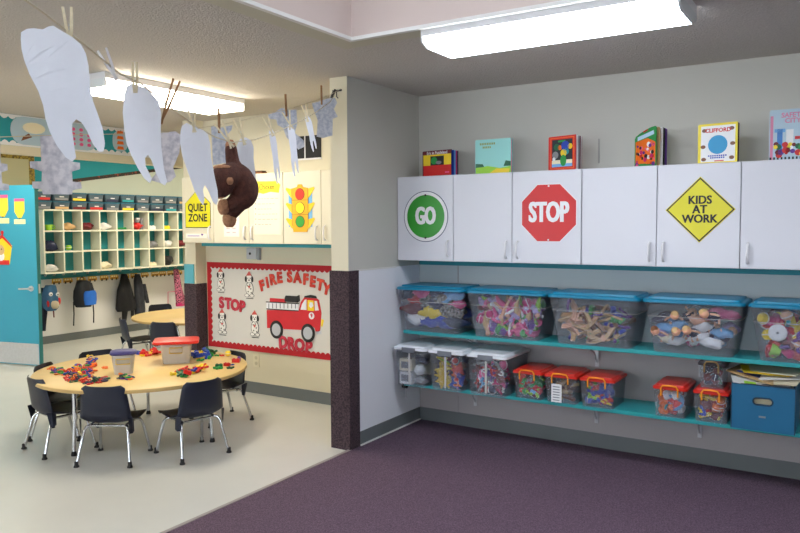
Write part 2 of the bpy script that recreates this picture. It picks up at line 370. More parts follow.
# ================================================================== RIGHT CABINETS
def pull(parent, x, y, zc, name='handle', m=m_knob, L=.11):
    b = B(); b.tube([(x, y, zc-L/2), (x, y-.02, zc-L/2+.008), (x, y-.026, zc), (x, y-.02, zc+L/2-.008), (x, y, zc+L/2)], .0075, m, 8)
    return b.obj(name, parent)
def cabinet(x0, x1, ys, yb, z0, z1, doors, label, m, group, back=None):
    t = empty('wall_cabinet', (x0, yb, z0), 0, label, 'cabinet', group); h = z1-z0; d = yb-ys
    yb2 = -.001
    b = B(); b.box(.0005, -d+.02, 0, x1-x0-.0005, yb2, h, m); bevel(b.obj('body', t), .002)
    for (a, c, hs) in doors:
        dd = B().box(a-x0+.002, -d, .003, c-x0-.002, -d+.0185, h-.003, m).obj('door', t); bevel(dd, .003)
        if hs: pull(dd, (c-x0-.04) if hs == 'r' else (a-x0+.04), -d-.0005, .09 if hs else 0)
    return t
CG = 'white laminate wall cabinets above the tub shelves'
YF = 4.466; s1, s2, s3, s4, s5 = -2.382, -1.943, -1.476, -1.02, -.567
cabinet(XP+.003, s1, YF, YW, 1.245, 1.846, [(XP+.003, s1, 'r')], 'white wall cabinet with the round green sign, leftmost over the tub shelves', m_white, CG)
cabinet(s1, s3, YF, YW, 1.245, 1.846, [(s1, s2, 'r'), (s2, s3, 'l')], 'white two-door wall cabinet carrying the red octagonal sign', m_white, CG)
cabinet(s3+.003, s5, YF, YW, 1.245, 1.846, [(s3+.003, s4, 'r'), (s4, s5, 'l')], 'white two-door wall cabinet carrying the yellow diamond sign', m_white, CG)
cabinet(s5, .35, YF, YW, 1.245, 1.846, [(s5, -.11, 'l'), (-.11, .35, 'r')], 'white wall cabinet at right edge beneath the pale pink and blue book', m_white, CG)
cabinet(.353, 1.25, YF, YW, 1.245, 1.846, [(.353, .8, 'r'), (.8, 1.25, 'l')], 'white wall cabinet beyond the right edge of the picture', m_white, CG)
struct(B().box(XP+.01, YW-.02, 1.2, 1.2, YW-.001, 1.244, m_tealdk).obj('trim_10'))

# shelves
def shelf(z, label):
    t = empty('wall_shelf', (XP+.06, YW, z), 0, label, 'shelf'); L = 3.9
    bevel(B().box(0, -.333, -.025, L, -.001, 0, m_teal).obj('shelf_board', t), .004)
    for x in (.42, 1.32, 1.97, 2.9):
        b = B(); b.box(x-.012, -.012, -.19, x+.012, -.0015, -.0255, m_steel); b.box(x-.01, -.25, -.034, x+.01, -.012, -.0255, m_steel)
        b.tube([(x, -.012, -.16), (x, -.07, -.09), (x, -.2, -.036)], .006, m_steel, 6); b.obj('bracket', t)
    return t
shelf(.742, 'upper teal wall shelf carrying the five large blue-lidded tubs')
t = shelf(.36, 'lower teal wall shelf carrying white-lidded and red-lidded boxes')
B().tube([(-.02, -.31, -.03), (.015, -.31, -.03)], .02, m_black, 10).obj('end_knob', t)
B().tube([(.0, -.3, -.03), (0, -.3, -.12)], .004, m_steel, 6).obj('peg_rod', t)

# ------------------------------------------------------------------ tubs
def lofted_tub(b, w0, d0, w1, d1, h, r, m, th=.003, rim=.006):
    L = lambda w, d, z, rr: [(x, y, z) for x, y in rrect(w, d, rr)]
    o = [L(w0, d0, 0, r), L((w0*.12+w1*.88), (d0*.12+d1*.88), h*.8, r), L(w1-.002, d1-.002, h*.81, r), L(w1, d1, h, r)]
    i = [L(w1-2*th, d1-2*th, h, r), L(w0-2*th, d0-2*th, th, r)]
    b.loft(o+i, m, True, True, True)
def lid_mesh(b, w, d, h, m, r=.03, step=.02):
    L = lambda w_, d_, z, rr: [(x, y, z) for x, y in rrect(w_, d_, rr)]
    b.loft([L(w, d, 0, r), L(w, d, h*.45, r), L(w-.012, d-.012, h*.6, r), L(w-2*step-.01, d-2*step-.01, h*.65, r*.8), L(w-2*step-.02, d-2*step-.02, h, r*.8)], m, False)

PROTO = {}
def toy(kind, color):
    k = (kind, color)
    if k in PROTO: return PROTO[k]
    c = pc(color) if color in PAL else MATS[color]; b = B()
    if kind == 'ball': b.ball((0, 0, .024), .024, c, 10); b.torus((0, 0, .024), .024, .002, pc('white'), 10, 4)
    elif kind == 'block':
        b.box(-.028, -.014, 0, .028, .014, .026, c)
        for x in (-.014, .014): b.lathe([(.008, .026), (.008, .031)], c, 8, Matrix.Translation((x, 0, 0)))
    elif kind == 'ring': b.torus((0, 0, .007), .021, .007, c, 12, 6); b.box(-.004, .02, .003, .004, .042, .011, c)
    elif kind == 'link':
        b.torus((-.014, 0, .006), .012, .005, c, 10, 5); b.torus((.016, 0, .006), .012, .005, c, 10, 5, None, .8); b.box(-.004, -.004, .002, .006, .004, .01, c)
    elif kind == 'cross':
        b.box(-.028, -.008, 0, .028, .008, .014, c).box(-.008, -.028, 0.0002, .008, .028, .0138, c)
        for x, y in ((.028, 0), (-.028, 0), (0, .028), (0, -.028)): b.ball((x, y, .008), .010, c, 8)
    elif kind == 'stick': b.tube([(-.05, 0, .009), (-.02, .004, .01), (.02, -.004, .012), (.05, 0, .009)], .008, c, 6); b.ball((.05, 0, .012), .013, c, 8)
    elif kind == 'cup':
        b.lathe([(.016, 0), (.024, .035), (.021, .035), (.014, .004)], c, 12); b.torus((0, 0, 0), .01, .003, c, 8, 4, Matrix.Translation((.028, 0, .018)) @ Matrix.Rotation(PI/2, 4, 'X'))
    elif kind == 'car':
        b.box(-.035, -.016, .008, .035, .016, .024, c).box(-.018, -.014, .024, .014, .014, .038, pc('skyblue'))
        for x in (-.02, .02):
            for y in (-.016, .016): b.lathe([(.009, -.003), (.009, .003)], pc('black'), 8, Matrix.Translation((x, y, .009)) @ Matrix.Rotation(PI/2, 4, 'X'))
    elif kind == 'banana': b.tube([(-.05, 0, .02), (-.03, 0, .008), (0, 0, .005), (.03, 0, .008), (.05, 0, .02)], [.004, .011, .013, .011, .004], c, 8)
    elif kind == 'lattice':
        for a in (-1, 1):
            for o_ in (-.03, 0, .03): b.tube([(-.04, a*-.03+o_*.6, .006), (.04, a*.03+o_*.6, .006)], .0055, c, 6)
    elif kind == 'doll':
        b.ball((0, 0, .112), .03, pc('peach'), 12, (1, 1, 1.1)); b.ball((0, .009, .120), .0275, pc(R.choice(['brown', 'tan', 'black'])), 10, (1, .95, 1))
        b.lathe([(.034, 0), (.03, .03), (.02, .085), (.012, .09)], c, 12)
        for s in (-1, 1):
            b.tube([(s*.018, 0, .078), (s*.045, -.01, .06), (s*.058, -.02, .04)], .008, pc('peach'), 6); b.tube([(s*.013, 0, .01), (s*.016, -.03, -.0), (s*.018, -.06, .006)], .009, pc('peach'), 6)
    elif kind == 'cloth':
        n = 22; h = 9; loops = []; ph = [R.uniform(0, 6) for _ in range(6)]
        for i in range(1, h):
            a = PI*i/h; lp = []
            for k in range(n):
                t = 2*PI*k/n; q = 1+.22*math.sin(3*t+ph[0]+2*a)+.13*math.sin(5*t+ph[1]-3*a)+.1*math.sin(8*t+ph[2]+5*a)
                lp.append((.085*q*math.sin(a)*math.cos(t), .05*q*math.sin(a)*math.sin(t), .04-.04*math.cos(a)*(1+.2*math.sin(2*t+ph[3]))))
            loops.append(lp)
        b.loft(loops, c, True)
    elif kind == 'track':
        pts = [(.14*math.cos(a)-.12, .14*math.sin(a)) for a in [math.radians(-38+9.5*i) for i in range(9)]]
        pin = [(.105*math.cos(a)-.12, .105*math.sin(a)) for a in [math.radians(38-9.5*i) for i in range(9)]]
        b.prism(pts+pin, 0, .012, c, None, 'xy')
        for rr in (.114, .131): b.tube([(rr*math.cos(a)-.12, rr*math.sin(a), .0125) for a in [math.radians(-36+9*i) for i in range(9)]], .0016, pc('brown'), 4)
    elif kind == 'plank': b.box(-.07, -.012, 0, .07, .012, .02, c); b.box(-.07, -.004, .02, .07, .004, .0225, c)
    elif kind == 'disc': b.lathe([(.03, 0), (.05, .003), (.05, .012), (.03, .014)], c, 24); b.lathe([(.008, .014), (.008, .018)], pc('grey'), 8)
    elif kind == 'carton': b.box(-.05, -.035, 0, .05, .035, .09, c); b.box(-.036, -.0365, .02, .036, -.035, .07, pc('grey'))
    me = b.mesh('toy_'+kind); PROTO[k] = me; return me
NAMES = dict(ball='toy_ball', block='toy_brick', ring='toy_ring', link='toy_chain_link', cross='toy_connector', stick='toy_stick', cup='toy_cup', car='toy_car',
             banana='toy_fruit', lattice='toy_lattice', doll='doll', cloth='costume_cloth', track='toy_track', plank='wooden_rail', disc='toy_disc', carton='storage_carton')
def put(kind, color, loc, rot, label, group, s=1.):
    o = bpy.data.objects.new(NAMES[kind], toy(kind, color)); COL.objects.link(o); o.location = loc; o.rotation_euler = rot
    o.scale = (s, s, s); tag(o, label, 'toy' if kind not in ('cloth', 'carton') else ('cloth' if kind == 'cloth' else 'box'), group); return o
def cword(c): return dict(skyblue='light blue', dkgreen='dark green', lime='lime green', navy='dark navy').get(c, c.replace('_', ' '))
def fill(cx, cy_, z0, w0, w1, d0, h, items, nx, nz, ny, where, size=.03, smul=(.85, 1.15), front=True, tilt=1.4):
    """jittered rows of toys inside the tub, nearest the front wall first"""
    yfr = cy_-d0/2
    for iy in range(ny):
        for iz in range(nz):
            f = (iz+.3)/nz; ww = (w0+(w1-w0)*f*.8)/2-size*1.15
            for ix in range(nx):
                kind, color = R.choice(items)
                x = cx - ww + 2*ww*((ix+.5+R.uniform(-.25, .25)+(.5 if iz % 2 else 0)*.5)/(nx+.25)); x = max(cx-ww, min(cx+ww, x))
                z = z0+.006+size*.5+(h*.86-size*1.4)*(iz/max(1, nz-1) if nz > 1 else 0)*R.uniform(.94, 1.0)
                y = yfr+size*1.15+iy*size*1.9+R.uniform(0, size*.35)
                s = R.uniform(*smul); rot = (R.uniform(-tilt, tilt), R.uniform(-tilt, tilt), R.uniform(0, 6.3))
                from mathutils import Euler
                Q = Euler(rot).to_matrix(); vv = [Q @ v.co * s for v in toy(kind, color).vertices]
                lo = [min(v[a] for v in vv) for a in range(3)]; hi = [max(v[a] for v in vv) for a in range(3)]
                hw = (w0+(w1-w0)*.55*((z-z0)/h))/2-.008
                z = max(z, z0+.005-lo[2]); z = min(z, z0+h-.012-hi[2])
                hw = w0/2-.008+(w1-.03-w0)/2*max(0, (z+lo[2]-z0)/h)
                x = min(max(x, cx-hw-lo[0]), cx+hw-hi[0]); y = max(y, cy_-d0/2+.008-lo[1]); y = min(y, cy_+d0/2-.008-hi[1])
                nm = NAMES[kind].replace('_', ' ')
                put(kind, color, (x, y, z), rot, '%s %s lying loose %s' % (cword(color), nm, where), 'toys '+where, s)

def big_tub(xl, xr, label, yfront=4.405, contents=None):
    w1 = xr-xl; cx = (xl+xr)/2; d1 = .40; d1 = min(d1, YW-.008-yfront); cy_ = yfront+d1/2
    t = empty('storage_tub', (cx, cy_, .742), 0, label, 'storage tub', 'large clear tubs with blue lids on the upper shelf')
    w0, d0, h = w1-.125, d1-.07, .295
    b = B(); lofted_tub(b, w0, d0, w1-.03, d1-.025, h, .03, m_tub); b.obj('tub_body', t, (0, 0, .001))
    b = B(); b.tube([(x, y, .215) for x, y in rrect(w0+.075, d0+.032, .03)]+[(rrect(w0+.075, d0+.032, .03)[0][0], rrect(w0+.075, d0+.032, .03)[0][1], .215)], .002, m_tub2, 5); b.obj('moulded_rib', t)
    b = B(); lid_mesh(b, w1-.004, d1, .032, m_lid, .035); b.obj('lid', t, (0, 0, h+.002))
    return cx, cy_, w0, w1, d0, h
T5 = [(-2.825, -2.275, 'large blue-lidded tub of dress-up clothes with yellow cloth, against the pier wall'),
      (-2.268, -1.69, 'large blue-lidded tub of small pink, lime and purple play pieces'),
      (-1.682, -1.095, 'large blue-lidded tub filled with wooden train track pieces'),
      (-1.088, -.525, 'large blue-lidded tub filled with dolls and doll clothes'),
      (-.515, .06, 'large blue-lidded tub of bright toys with a white wheel, at right edge')]
g = [big_tub(*a) for a in T5]
w1n, w2n, w3n, w4n, w5n = 'in the leftmost large tub', 'in the large tub of pink and lime pieces', 'in the large tub of train tracks', 'in the large tub of dolls', 'in the large tub at the right edge'
cx, cyy, w0, w1, d0, h = g[0]
leo = speckle('leopard_cloth', (150, 146, 138), (50, 46, 46), 70, .9, .4, .55, 0); MATS['leopard'] = leo
for (fx, fz, c, s) in [(-.17, .03, 'white', .9), (-.15, .10, 'maroon', 1.), (-.17, .17, 'red', .9), (-.06, .08, 'yellow', 1.1), (.02, .075, 'yellow', 1.0), (-.03, .02, 'blue', 1.), (.08, .02, 'blue', 1.1), (.16, .03, 'navy', .9),
                       (.06, .15, 'leopard', 1.2), (.13, .10, 'leopard', 1.0), (-.06, .17, 'leopard', .9), (-.09, .22, 'pink', .9), (.14, .2, 'skyblue', .95), (.18, .16, 'pink', .7), (.04, .22, 'navy', .9), (-.18, .225, 'navy', .8), (-.0, .13, 'navy', 1.0)]:
    put('cloth', c, (cx+fx, cyy-d0/2+.068+R.uniform(0, .01), .75+fz), (R.uniform(-.3, .3), R.uniform(-.3, .3), R.uniform(-.3, .3)), '%s cloth bundled %s' % (cword(c) if c != 'leopard' else 'grey spotted', w1n), 'costume cloths '+w1n, s*1.18)
for k in range(6): put('cloth', R.choice(['blue', 'skyblue', 'maroon']), (cx-.17+k*.068, cyy+.05, .76+.07*(k % 2)), (0, 0, 1.5), 'dark cloth bundled at the back '+w1n, 'dark cloths at the back '+w1n, 1.)
cx, cyy, w0, w1, d0, h = g[1]
fill(cx, cyy, .745, w0, w1, d0, h, [('banana', 'pink'), ('ring', 'pink'), ('cup', 'pink'), ('block', 'purple'), ('ball', 'magenta'), ('banana', 'lime'), ('cup', 'lilac'), ('banana', 'tan'), ('link', 'pink'), ('ring', 'lilac'), ('stick', 'white'), ('stick', 'peach'), ('ball', 'green'), ('banana', 'maroon'), ('cross', 'lilac')], 9, 6, 2, w2n, .034, (1.2, 1.6))
cx, cyy, w0, w1, d0, h = g[2]
fill(cx, cyy, .745, w0, w1, d0, h, [('track', 'tan'), ('track', 'peach'), ('track', 'tan'), ('track', 'tan'), ('plank', 'tan'), ('plank', 'brown'), ('stick', 'purple'), ('block', 'green'), ('plank', 'tan'), ('block', 'blue')], 7, 7, 1, w3n, .05, (.75, 1.15), tilt=1.0)
fill(cx, cyy+.11, .745, w0, w1, d0, h, [('plank', 'brown'), ('block', 'navy'), ('plank', 'grey')], 5, 3, 1, w3n, .055, (.8, 1.1), tilt=.5)
cx, cyy, w0, w1, d0, h = g[3]
for k in range(12):
    c = ['skyblue', 'white', 'white', 'pink', 'skyblue', 'white', 'skyblue', 'cream', 'white', 'peach', 'pink', 'navy'][k]
    fx = [-.16, -.09, .05, .17, -.08, .1, .15, -.14, .03, .0, .1, -.17][k]; fz = [.10, .03, .12, .2, .12, .03, .09, .04, .05, .16, .2, .16][k]
    put('cloth', c, (cx+fx, cyy-d0/2+.062, .752+fz), (R.uniform(-.4, .4), R.uniform(-.5, .5), R.uniform(-.3, .3)), '%s doll dress lying loose %s' % (cword(c), w4n), 'doll clothes '+w4n, .72)
for k in range(9):
    fx = -.165+k*.041; c = R.choice(['pink', 'white', 'skyblue', 'lilac', 'navy'])
    put('doll', c, (cx+fx, cyy-d0/2+.04+R.uniform(0, .04), .745+.09+.1*(k % 2)+R.uniform(0, .03)), (R.choice([-1.2, 1.3]), R.uniform(-1.4, 1.4), R.uniform(-.6, .6)), 'doll in a %s dress lying %s' % (cword(c), w4n), 'dolls '+w4n, .85)
for k in range(6): put('cloth', ['skyblue', 'white', 'pink', 'peach', 'skyblue', 'lilac'][k], (cx-.16+k*.066, cyy+.07, .76+.08*(k % 2)), (0, 0, 1.5), 'doll blanket bundled at the back '+w4n, 'blankets at the back '+w4n, .95)
cx, cyy, w0, w1, d0, h = g[4]
fill(cx, cyy, .745, w0, w1, d0, h, [('ball', 'red'), ('block', 'red'), ('cup', 'magenta'), ('ring', 'purple'), ('ball', 'yellow'), ('car', 'red'), ('cup', 'lime'), ('stick', 'teal'), ('cross', 'maroon'), ('ring', 'blue'), ('block', 'yellow'), ('car', 'magenta'), ('ball', 'peach')], 8, 6, 2, w5n, .036, (1.2, 1.6))
put('disc', 'white', (cx-.14, cyy-d0/2+.03, .9), (PI/2, 0, 0), 'white toy disc pressed against the front '+w5n, None, .95)

def white_box(xl, xr, label, where):
    w1 = xr-xl; cx = (xl+xr)/2; yfr = 4.345; d1 = YW-.01-yfr; cy_ = yfr+d1/2
    t = empty('storage_box', (cx, cy_, .36), 0, label, 'storage box', 'deep clear boxes with white lids on the lower shelf')
    w0, d0, h = w1-.055, d1-.04, .255
    b = B(); lofted_tub(b, w0, d0, w1-.03, d1-.02, h, .02, m_tub); b.obj('box_body', t, (0, 0, .001))
    b = B(); b.box(-.006, -d1/2+.006, .02, .006, -d1/2+.014, h-.02, m_tub2); b.obj('front_rib', t)
    b = B(); lid_mesh(b, w1-.004, d1, .03, m_lidw, .03, .015); b.obj('lid', t, (0, 0, h+.002))
    b = B(); b.box(-.055, -d1/2-.008, h-.012, .055, -d1/2-.0005, h+.022, m_latch); bevel(b.obj('latch', t), .003)
    return cx, cy_, w0, w1, d0, h
wb = [white_box(-2.812, -2.535, 'white-lidded deep box holding pale cartons and a ball, in the corner', ''),
      white_box(-2.528, -2.24, 'white-lidded deep box of yellow lattice pieces, middle of three', ''),
      white_box(-2.23, -1.925, 'white-lidded deep box of red and pink pieces next to the red lids', '')]
w6, w7, w8 = 'in the white-lidded corner box', 'in the white-lidded box of lattice pieces', 'in the white-lidded box of red pieces'
cx, cyy, w0, w1, d0, h = wb[0]; yy = cyy-d0/2
put('carton', 'white', (cx-.05, yy+.05, .366), (0, 0, 0), 'white carton standing low '+w6, None, .95); put('carton', 'cream', (cx-.055, yy+.055, .46), (0, 0, .1), 'grey labelled carton stacked on another '+w6, None, .95)
put('ball', 'white', (cx+.045, yy+.06, .43), (0, 0, 0), 'white ball resting on dark cloth '+w6, None, 1.7); put('cloth', 'grey', (cx+.05, yy+.06, .367), (0, 0, 0), 'dark grey cloth under the white ball '+w6, None, .6)
put('cloth', 'navy', (cx+.05, yy+.07, .52), (0, .3, 0), 'navy cloth above the white ball '+w6, None, .6); put('cloth', 'cream', (cx, cyy+.06, .40), (0, 0, 1.5), 'cream cloth at the back '+w6, None, 1.)
put('cloth', 'grey', (cx, cyy+.06, .5), (0, 0, 1.5), 'grey cloth at the back '+w6, None, 1.)
cx, cyy, w0, w1, d0, h = wb[1]
fill(cx-.05, cyy, .362, w0*.55, w1*.5, d0, h, [('lattice', 'yellow'), ('lattice', 'yellow'), ('lattice', 'lime')], 2, 4, 1, w7, .04, (.8, 1.), tilt=.9)
fill(cx+.06, cyy, .362, w0*.52, w1*.48, d0, h, [('lattice', 'red'), ('ball', 'red'), ('lattice', 'blue'), ('ball', 'yellow'), ('cross', 'purple'), ('cross', 'orange')], 2, 5, 1, w7, .034, (.7, 1.), tilt=1.2)
fill(cx, cyy+.1, .362, w0, w1, d0, h, [('block', 'navy'), ('cross', 'maroon'), ('block', 'brown')], 4, 4, 1, w7, .04, (1., 1.4), tilt=.6)
cx, cyy, w0, w1, d0, h = wb[2]
fill(cx, cyy, .362, w0, w1, d0, h, [('cross', 'maroon'), ('block', 'red'), ('car', 'red'), ('ring', 'magenta'), ('ball', 'pink'), ('cross', 'purple'), ('stick', 'grey'), ('block', 'maroon'), ('link', 'white'), ('ball', 'navy')], 6, 6, 2, w8, .033, (1.1, 1.5))

def red_box(xl, xr, label, yfr=4.41, d1=.30, z=.36, hh=.165, lidm=m_lidr, bodym=m_tub, grp='small clear boxes with red lids on the lower shelf', hcol=m_orange):
    w1 = xr-xl; cx = (xl+xr)/2; cy_ = yfr+d1/2
    t = empty('toy_box', (cx, cy_, z), 0, label, 'toy box', grp)
    w0, d0, h = w1-.03, d1-.035, hh
    b = B(); lofted_tub(b, w0, d0, w1-.014, d1-.018, h, .015, bodym); b.obj('box_body', t, (0, 0, .001))
    b = B(); lid_mesh(b, w1-.002, d1, .028, lidm, .02, .012); b.obj('lid', t, (0, 0, h+.002))
    b = B(); y = -d1/2-.002; hw = w1*.24
    b.tube([(-hw, y, h-.035), (-hw, y-.004, h+.01), (-hw+.01, y-.006, h+.026), (0, y-.008, h+.03), (hw-.01, y-.006, h+.026), (hw, y-.004, h+.01), (hw, y, h-.035)], .0048, hcol, 6); b.obj('handle', t)
    return t, cx, cy_, w0, w1, d0, h
RB = [(-1.915, -1.705, 'red-lidded box of dim green and red pieces, nearest the white-lidded boxes', [('block', 'green'), ('block', 'red'), ('cross', 'lime'), ('car', 'maroon'), ('block', 'grey')]),
      (-1.697, -1.477, 'red-lidded box of wooden blocks with a white paper label', [('plank', 'tan'), ('plank', 'brown'), ('plank', 'tan')]),
      (-1.465, -1.24, 'red-lidded box of blue, red and yellow linking toys, right of the labelled box', [('cross', 'blue'), ('cross', 'red'), ('link', 'yellow'), ('ball', 'blue'), ('cross', 'lime'), ('ring', 'purple')]),
      (-1.02, -.822, 'red-lidded box alone between the open shelf and the stacked pair', [('cup', 'red'), ('ball', 'yellow'), ('ring', 'teal'), ('ball', 'white'), ('disc', 'skyblue'), ('block', 'orange')]),
      (-.795, -.598, 'red-lidded box underneath the small dark box, beside the blue file box', [('cup', 'red'), ('ball', 'orange'), ('stick', 'yellow'), ('block', 'blue'), ('block', 'maroon')])]
for i, (a, c, lb_, its) in enumerate(RB):
    t, cx, cyy, w0, w1, d0, h = red_box(a, c, lb_)
    wh = 'in the ' + ['red-lidded box nearest the white lids', 'red-lidded box with the paper label', 'third red-lidded box', 'red-lidded box standing alone', 'red-lidded box under the dark box'][i]
    if i == 1: fill(cx, cyy, .362, w0, w1, d0, h, its, 2, 4, 2, wh, .035, (.75, .85), tilt=.25)
    else: fill(cx, cyy, .362, w0, w1, d0, h, its, 4, 4, 2, wh, .03, (1.0, 1.35))
    if i == 1:
        b = B(); b.box(-.055, -.154, .01, .012, -.1475, .125, m_knob)
        for k in range(6): b.box(-.045, -.1545, .02+k*.017, .0, -.1541, .026+k*.017, pc('grey'))
        o = b.obj('paper_label', t); o['label'] = 'white paper label with grey lines of print'
t, cx, cyy, w0, w1, d0, h = red_box(-.775, -.62, 'small clear box with a dark lid stacked on a red-lidded box', 4.43, .2, .36+.165+.0305, .13, flat('dark_lid', (46, 38, 44), .4), m_tub, None, flat('olive_handle', (140, 110, 60), .4))
fill(cx, cyy, .36+.197, w0, w1, d0, h, [('cross', 'maroon'), ('block', 'dkgreen'), ('ball', 'navy'), ('block', 'maroon')], 4, 3, 2, 'in the small dark-lidded box', .026, (.7, .9))

# blue file box with papers
fx0, fx1, fyf = -.585, -.268, 4.39
t = empty('file_box', ((fx0+fx1)/2, fyf+.17, .36), 0, 'blue fabric file box with oval hand hole, overflowing with papers', 'file box'); W = fx1-fx0
b = B(); hb = .25; D = .34
b.box(-W/2, -D/2+.006, 0.001, -W/2+.006, D/2, hb, m_file).box(W/2-.006, -D/2+.006, 0.001, W/2, D/2, hb, m_file).box(-W/2+.006, D/2-.006, 0.001, W/2-.006, D/2, hb, m_file).box(-W/2+.006, -D/2+.006, .001, W/2-.006, D/2-.006, .006, m_file)
# front panel with a hand hole
for q in ((-W/2, .001, -.045, hb), (.045, .001, W/2, hb), (-.045, .001, .045, .149), (-.045, .181, .045, hb)): b.box(q[0], -D/2, q[1], q[2], -D/2+.0058, q[3], m_file)
b.obj('box_body', t)
b = B(); hp = [(x, -D/2-.001, z) for x, z in rrect(.098, .04, .0195, 5, 0, .165)]; b.tube(hp+[hp[0]], .0045, m_filed, 6); o = b.obj('handle_grommet', t)
b = B(); b.box(-W/2-.001, -D/2-.0015, hb, W/2+.001, -D/2+.008, hb+.006, m_filed).box(-W/2-.001, -D/2-.0015, 0.001, -W/2+.004, -D/2-.0002, hb, m_filed).box(W/2-.004, -D/2-.0015, 0.001, W/2+.001, -D/2-.0002, hb, m_filed); b.obj('edge_binding', t)
b = B(); b.box(-.018, -D/2-.0016, .075, .016, -D/2-.0002, .085, pc('grey')); b.obj('label_plate', t)
fc = Vector(((fx0+fx1)/2, fyf+.17, .36))
for k, (dx, rx, ry, c, w_, hh, z) in enumerate([(-.03, .35, .1, 'white', .3, .22, .262), (.04, .3, -.06, 'cream', .28, .2, .272), (-.05, .15, .16, 'tan', .26, .2, .285), (.07, .2, -.1, 'white', .24, .2, .292), (0, .1, .05, 'yellow', .26, .18, .303), (.03, .12, -.02, 'cream', .3, .2, .313)]):
    b = B(); b.box(-w_/2, -hh/2, 0, w_/2, hh/2, .004, flat('magazine_'+c, tuple(int(v*.9) for v in PAL[c]), .5))
    if k == 0: b.box(-.09, -hh/2, .004, -.03, -hh/2+.04, .0045, pc('lime'))
    if k == 2: b.box(-.09, -.06, .004, .05, .04, .0045, pc('blue'))
    if k == 4: b.box(-.05, -.06, .004, .1, .02, .0045, pc('brown'))
    o = b.obj('magazine', None, fc+Vector((dx, -.04+k*.012, z)), (rx*.5, ry, R.uniform(-.3, .3)))
    tag(o, ['white booklet with a lime sticker at front of the blue file box', 'cream booklet second from bottom on the blue file box', 'tan booklet with a blue picture on the blue file box', 'white booklet tilted right on the blue file box', 'yellow booklet with a brown picture on the blue file box', 'cream booklet topmost on the blue file box'][k], 'booklet', 'papers overflowing from the blue file box')
for k in range(7):
    b = B(); b.box(-.13, -.0015, 0, .13, .0015, .235, flat('folder_%d' % (k % 3), [(226, 214, 180), (210, 210, 206), (120, 150, 120)][k % 3], .7))
    b.box(-.12+.03*k, -.0015, .235, -.07+.03*k, .0015, .247, flat('folder_%d' % (k % 3), (0, 0, 0)))
    tag(b.obj('file_folder', None, fc+Vector((0, -.13+k*.04, .007))), 'paper folder standing upright inside the blue file box', 'folder', 'folders inside the blue file box')

# ================================================================== SIGNS
def signface(name, loc, label): return empty(name, loc, 0, label, 'sign')
dk = flat('sign_black', (24, 24, 22), .5)
t = signface('round_sign', (-2.6, YF-.0005, 1.56), 'round green sign with white GO letters on the leftmost cabinet door')
b = B(); b.prism(circle(0, 0, .18, 48), -.002, 0, flat('sign_dkblue', (40, 60, 90), .5)); b.prism(circle(0, 0, .175, 48), -.003, -.002, m_knob); b.prism(circle(0, 0, .152, 48), -.004, -.003, mat('sign_green', (44, 150, 40), .35, .06, 4)); b.obj('sign_panel', t)
b = B(); [text_into(b, 'GO', .168, q*.0028, 0, -.004-.00002*q, m_knob, .004, .62, .001) for q in (-2, -1, 0, 1, 2)]; b.obj('lettering', t)
b = B(); b.prism(circle(0, .15, .008, 10), -.006, -.0041, dk).prism(circle(0, -.15, .008, 10), -.006, -.0041, dk); b.obj('screw_head', t)
t = signface('stop_sign', (-1.69, YF-.0005, 1.573), 'red octagonal sign reading STOP on the second cabinet')
oct_ = lambda r: [(r*math.cos(math.radians(22.5+45*k))/math.cos(math.radians(22.5)), r*math.sin(math.radians(22.5+45*k))/math.cos(math.radians(22.5))) for k in range(8)]
b = B(); b.prism(oct_(.186), -.002, 0, m_knob).prism(oct_(.181), -.003, -.002, mat('sign_red', (206, 26, 30), .35, .05, 4)); b.obj('sign_panel', t)
b = B(); [text_into(b, 'STOP', .178, q*.0022, 0, -.0032-.00002*q, m_knob, .004, .62, .001) for q in (-2, -1, 0, 1, 2)]; b.obj('lettering', t)
b = B(); b.prism(circle(0, .172, .006, 10), -.005, -.0031, m_knob).prism(circle(0, -.172, .006, 10), -.005, -.0031, m_knob); b.obj('screw_head', t)
t = signface('diamond_sign', (-.781, YF-.0005, 1.58), 'yellow diamond sign reading KIDS AT WORK on a cabinet door')
dia = lambda r: [(r, 0), (0, r), (-r, 0), (0, -r)]
my = mat('sign_yellow', (222, 214, 26), .35, .04, 4)
b = B(); b.prism(dia(.189), -.002, 0, my).prism(dia(.184), -.003, -.002, dk).prism(dia(.174), -.004, -.003, my); b.obj('sign_panel', t)
b = B(); [text_into(b, 'KIDS', .066, q*.0015, .054, -.0042-.00002*q, dk, .001, .92, .001) for q in (-1, 0, 1)]; [text_into(b, 'AT', .066, q*.0015, 0, -.0042-.00002*q, dk, .001, .92, .001) for q in (-1, 0, 1)]; [text_into(b, 'WORK', .066, q*.0015, -.054, -.0042-.00002*q, dk, .001, .92, .001) for q in (-1, 0, 1)]; b.obj('lettering', t)

# ================================================================== LEFT CABINETS
CGL = 'cream wall cabinets above the fire safety board'
YFL = 4.466
c0, c1, c2, c3, c4 = -5.105, -4.716, -4.301, -3.925, -3.558
cabinet(c0, c1, YFL, YS-.013, 1.352, 1.93, [(c0, c1, 'r')], 'cream wall cabinet bearing the yellow quiet zone sign', m_whitel, CGL)
cabinet(c1+.002, c3, YFL, YW, 1.352, 1.93, [(c1+.002, c2, 'r'), (c2, c3, 'l')], 'cream two-door wall cabinet with a handwritten chart taped on', m_whitel, CGL)
cabinet(c3+.002, -3.02, YFL, YW, 1.352, 1.93, [(c3+.002, c4+.02, 'r'), (c4+.02, -3.02, 'l')], 'cream two-door wall cabinet with the traffic light cutout', m_whitel, CGL)
struct(B().box(-4.9, YFL+.03, 1.325, -3.0, YW-.001, 1.351, m_tealdk).obj('trim_11'))
t = signface('quiet_zone_sign', (-4.905, YFL-.0005, 1.64), 'yellow house-shaped sign reading QUIET ZONE')
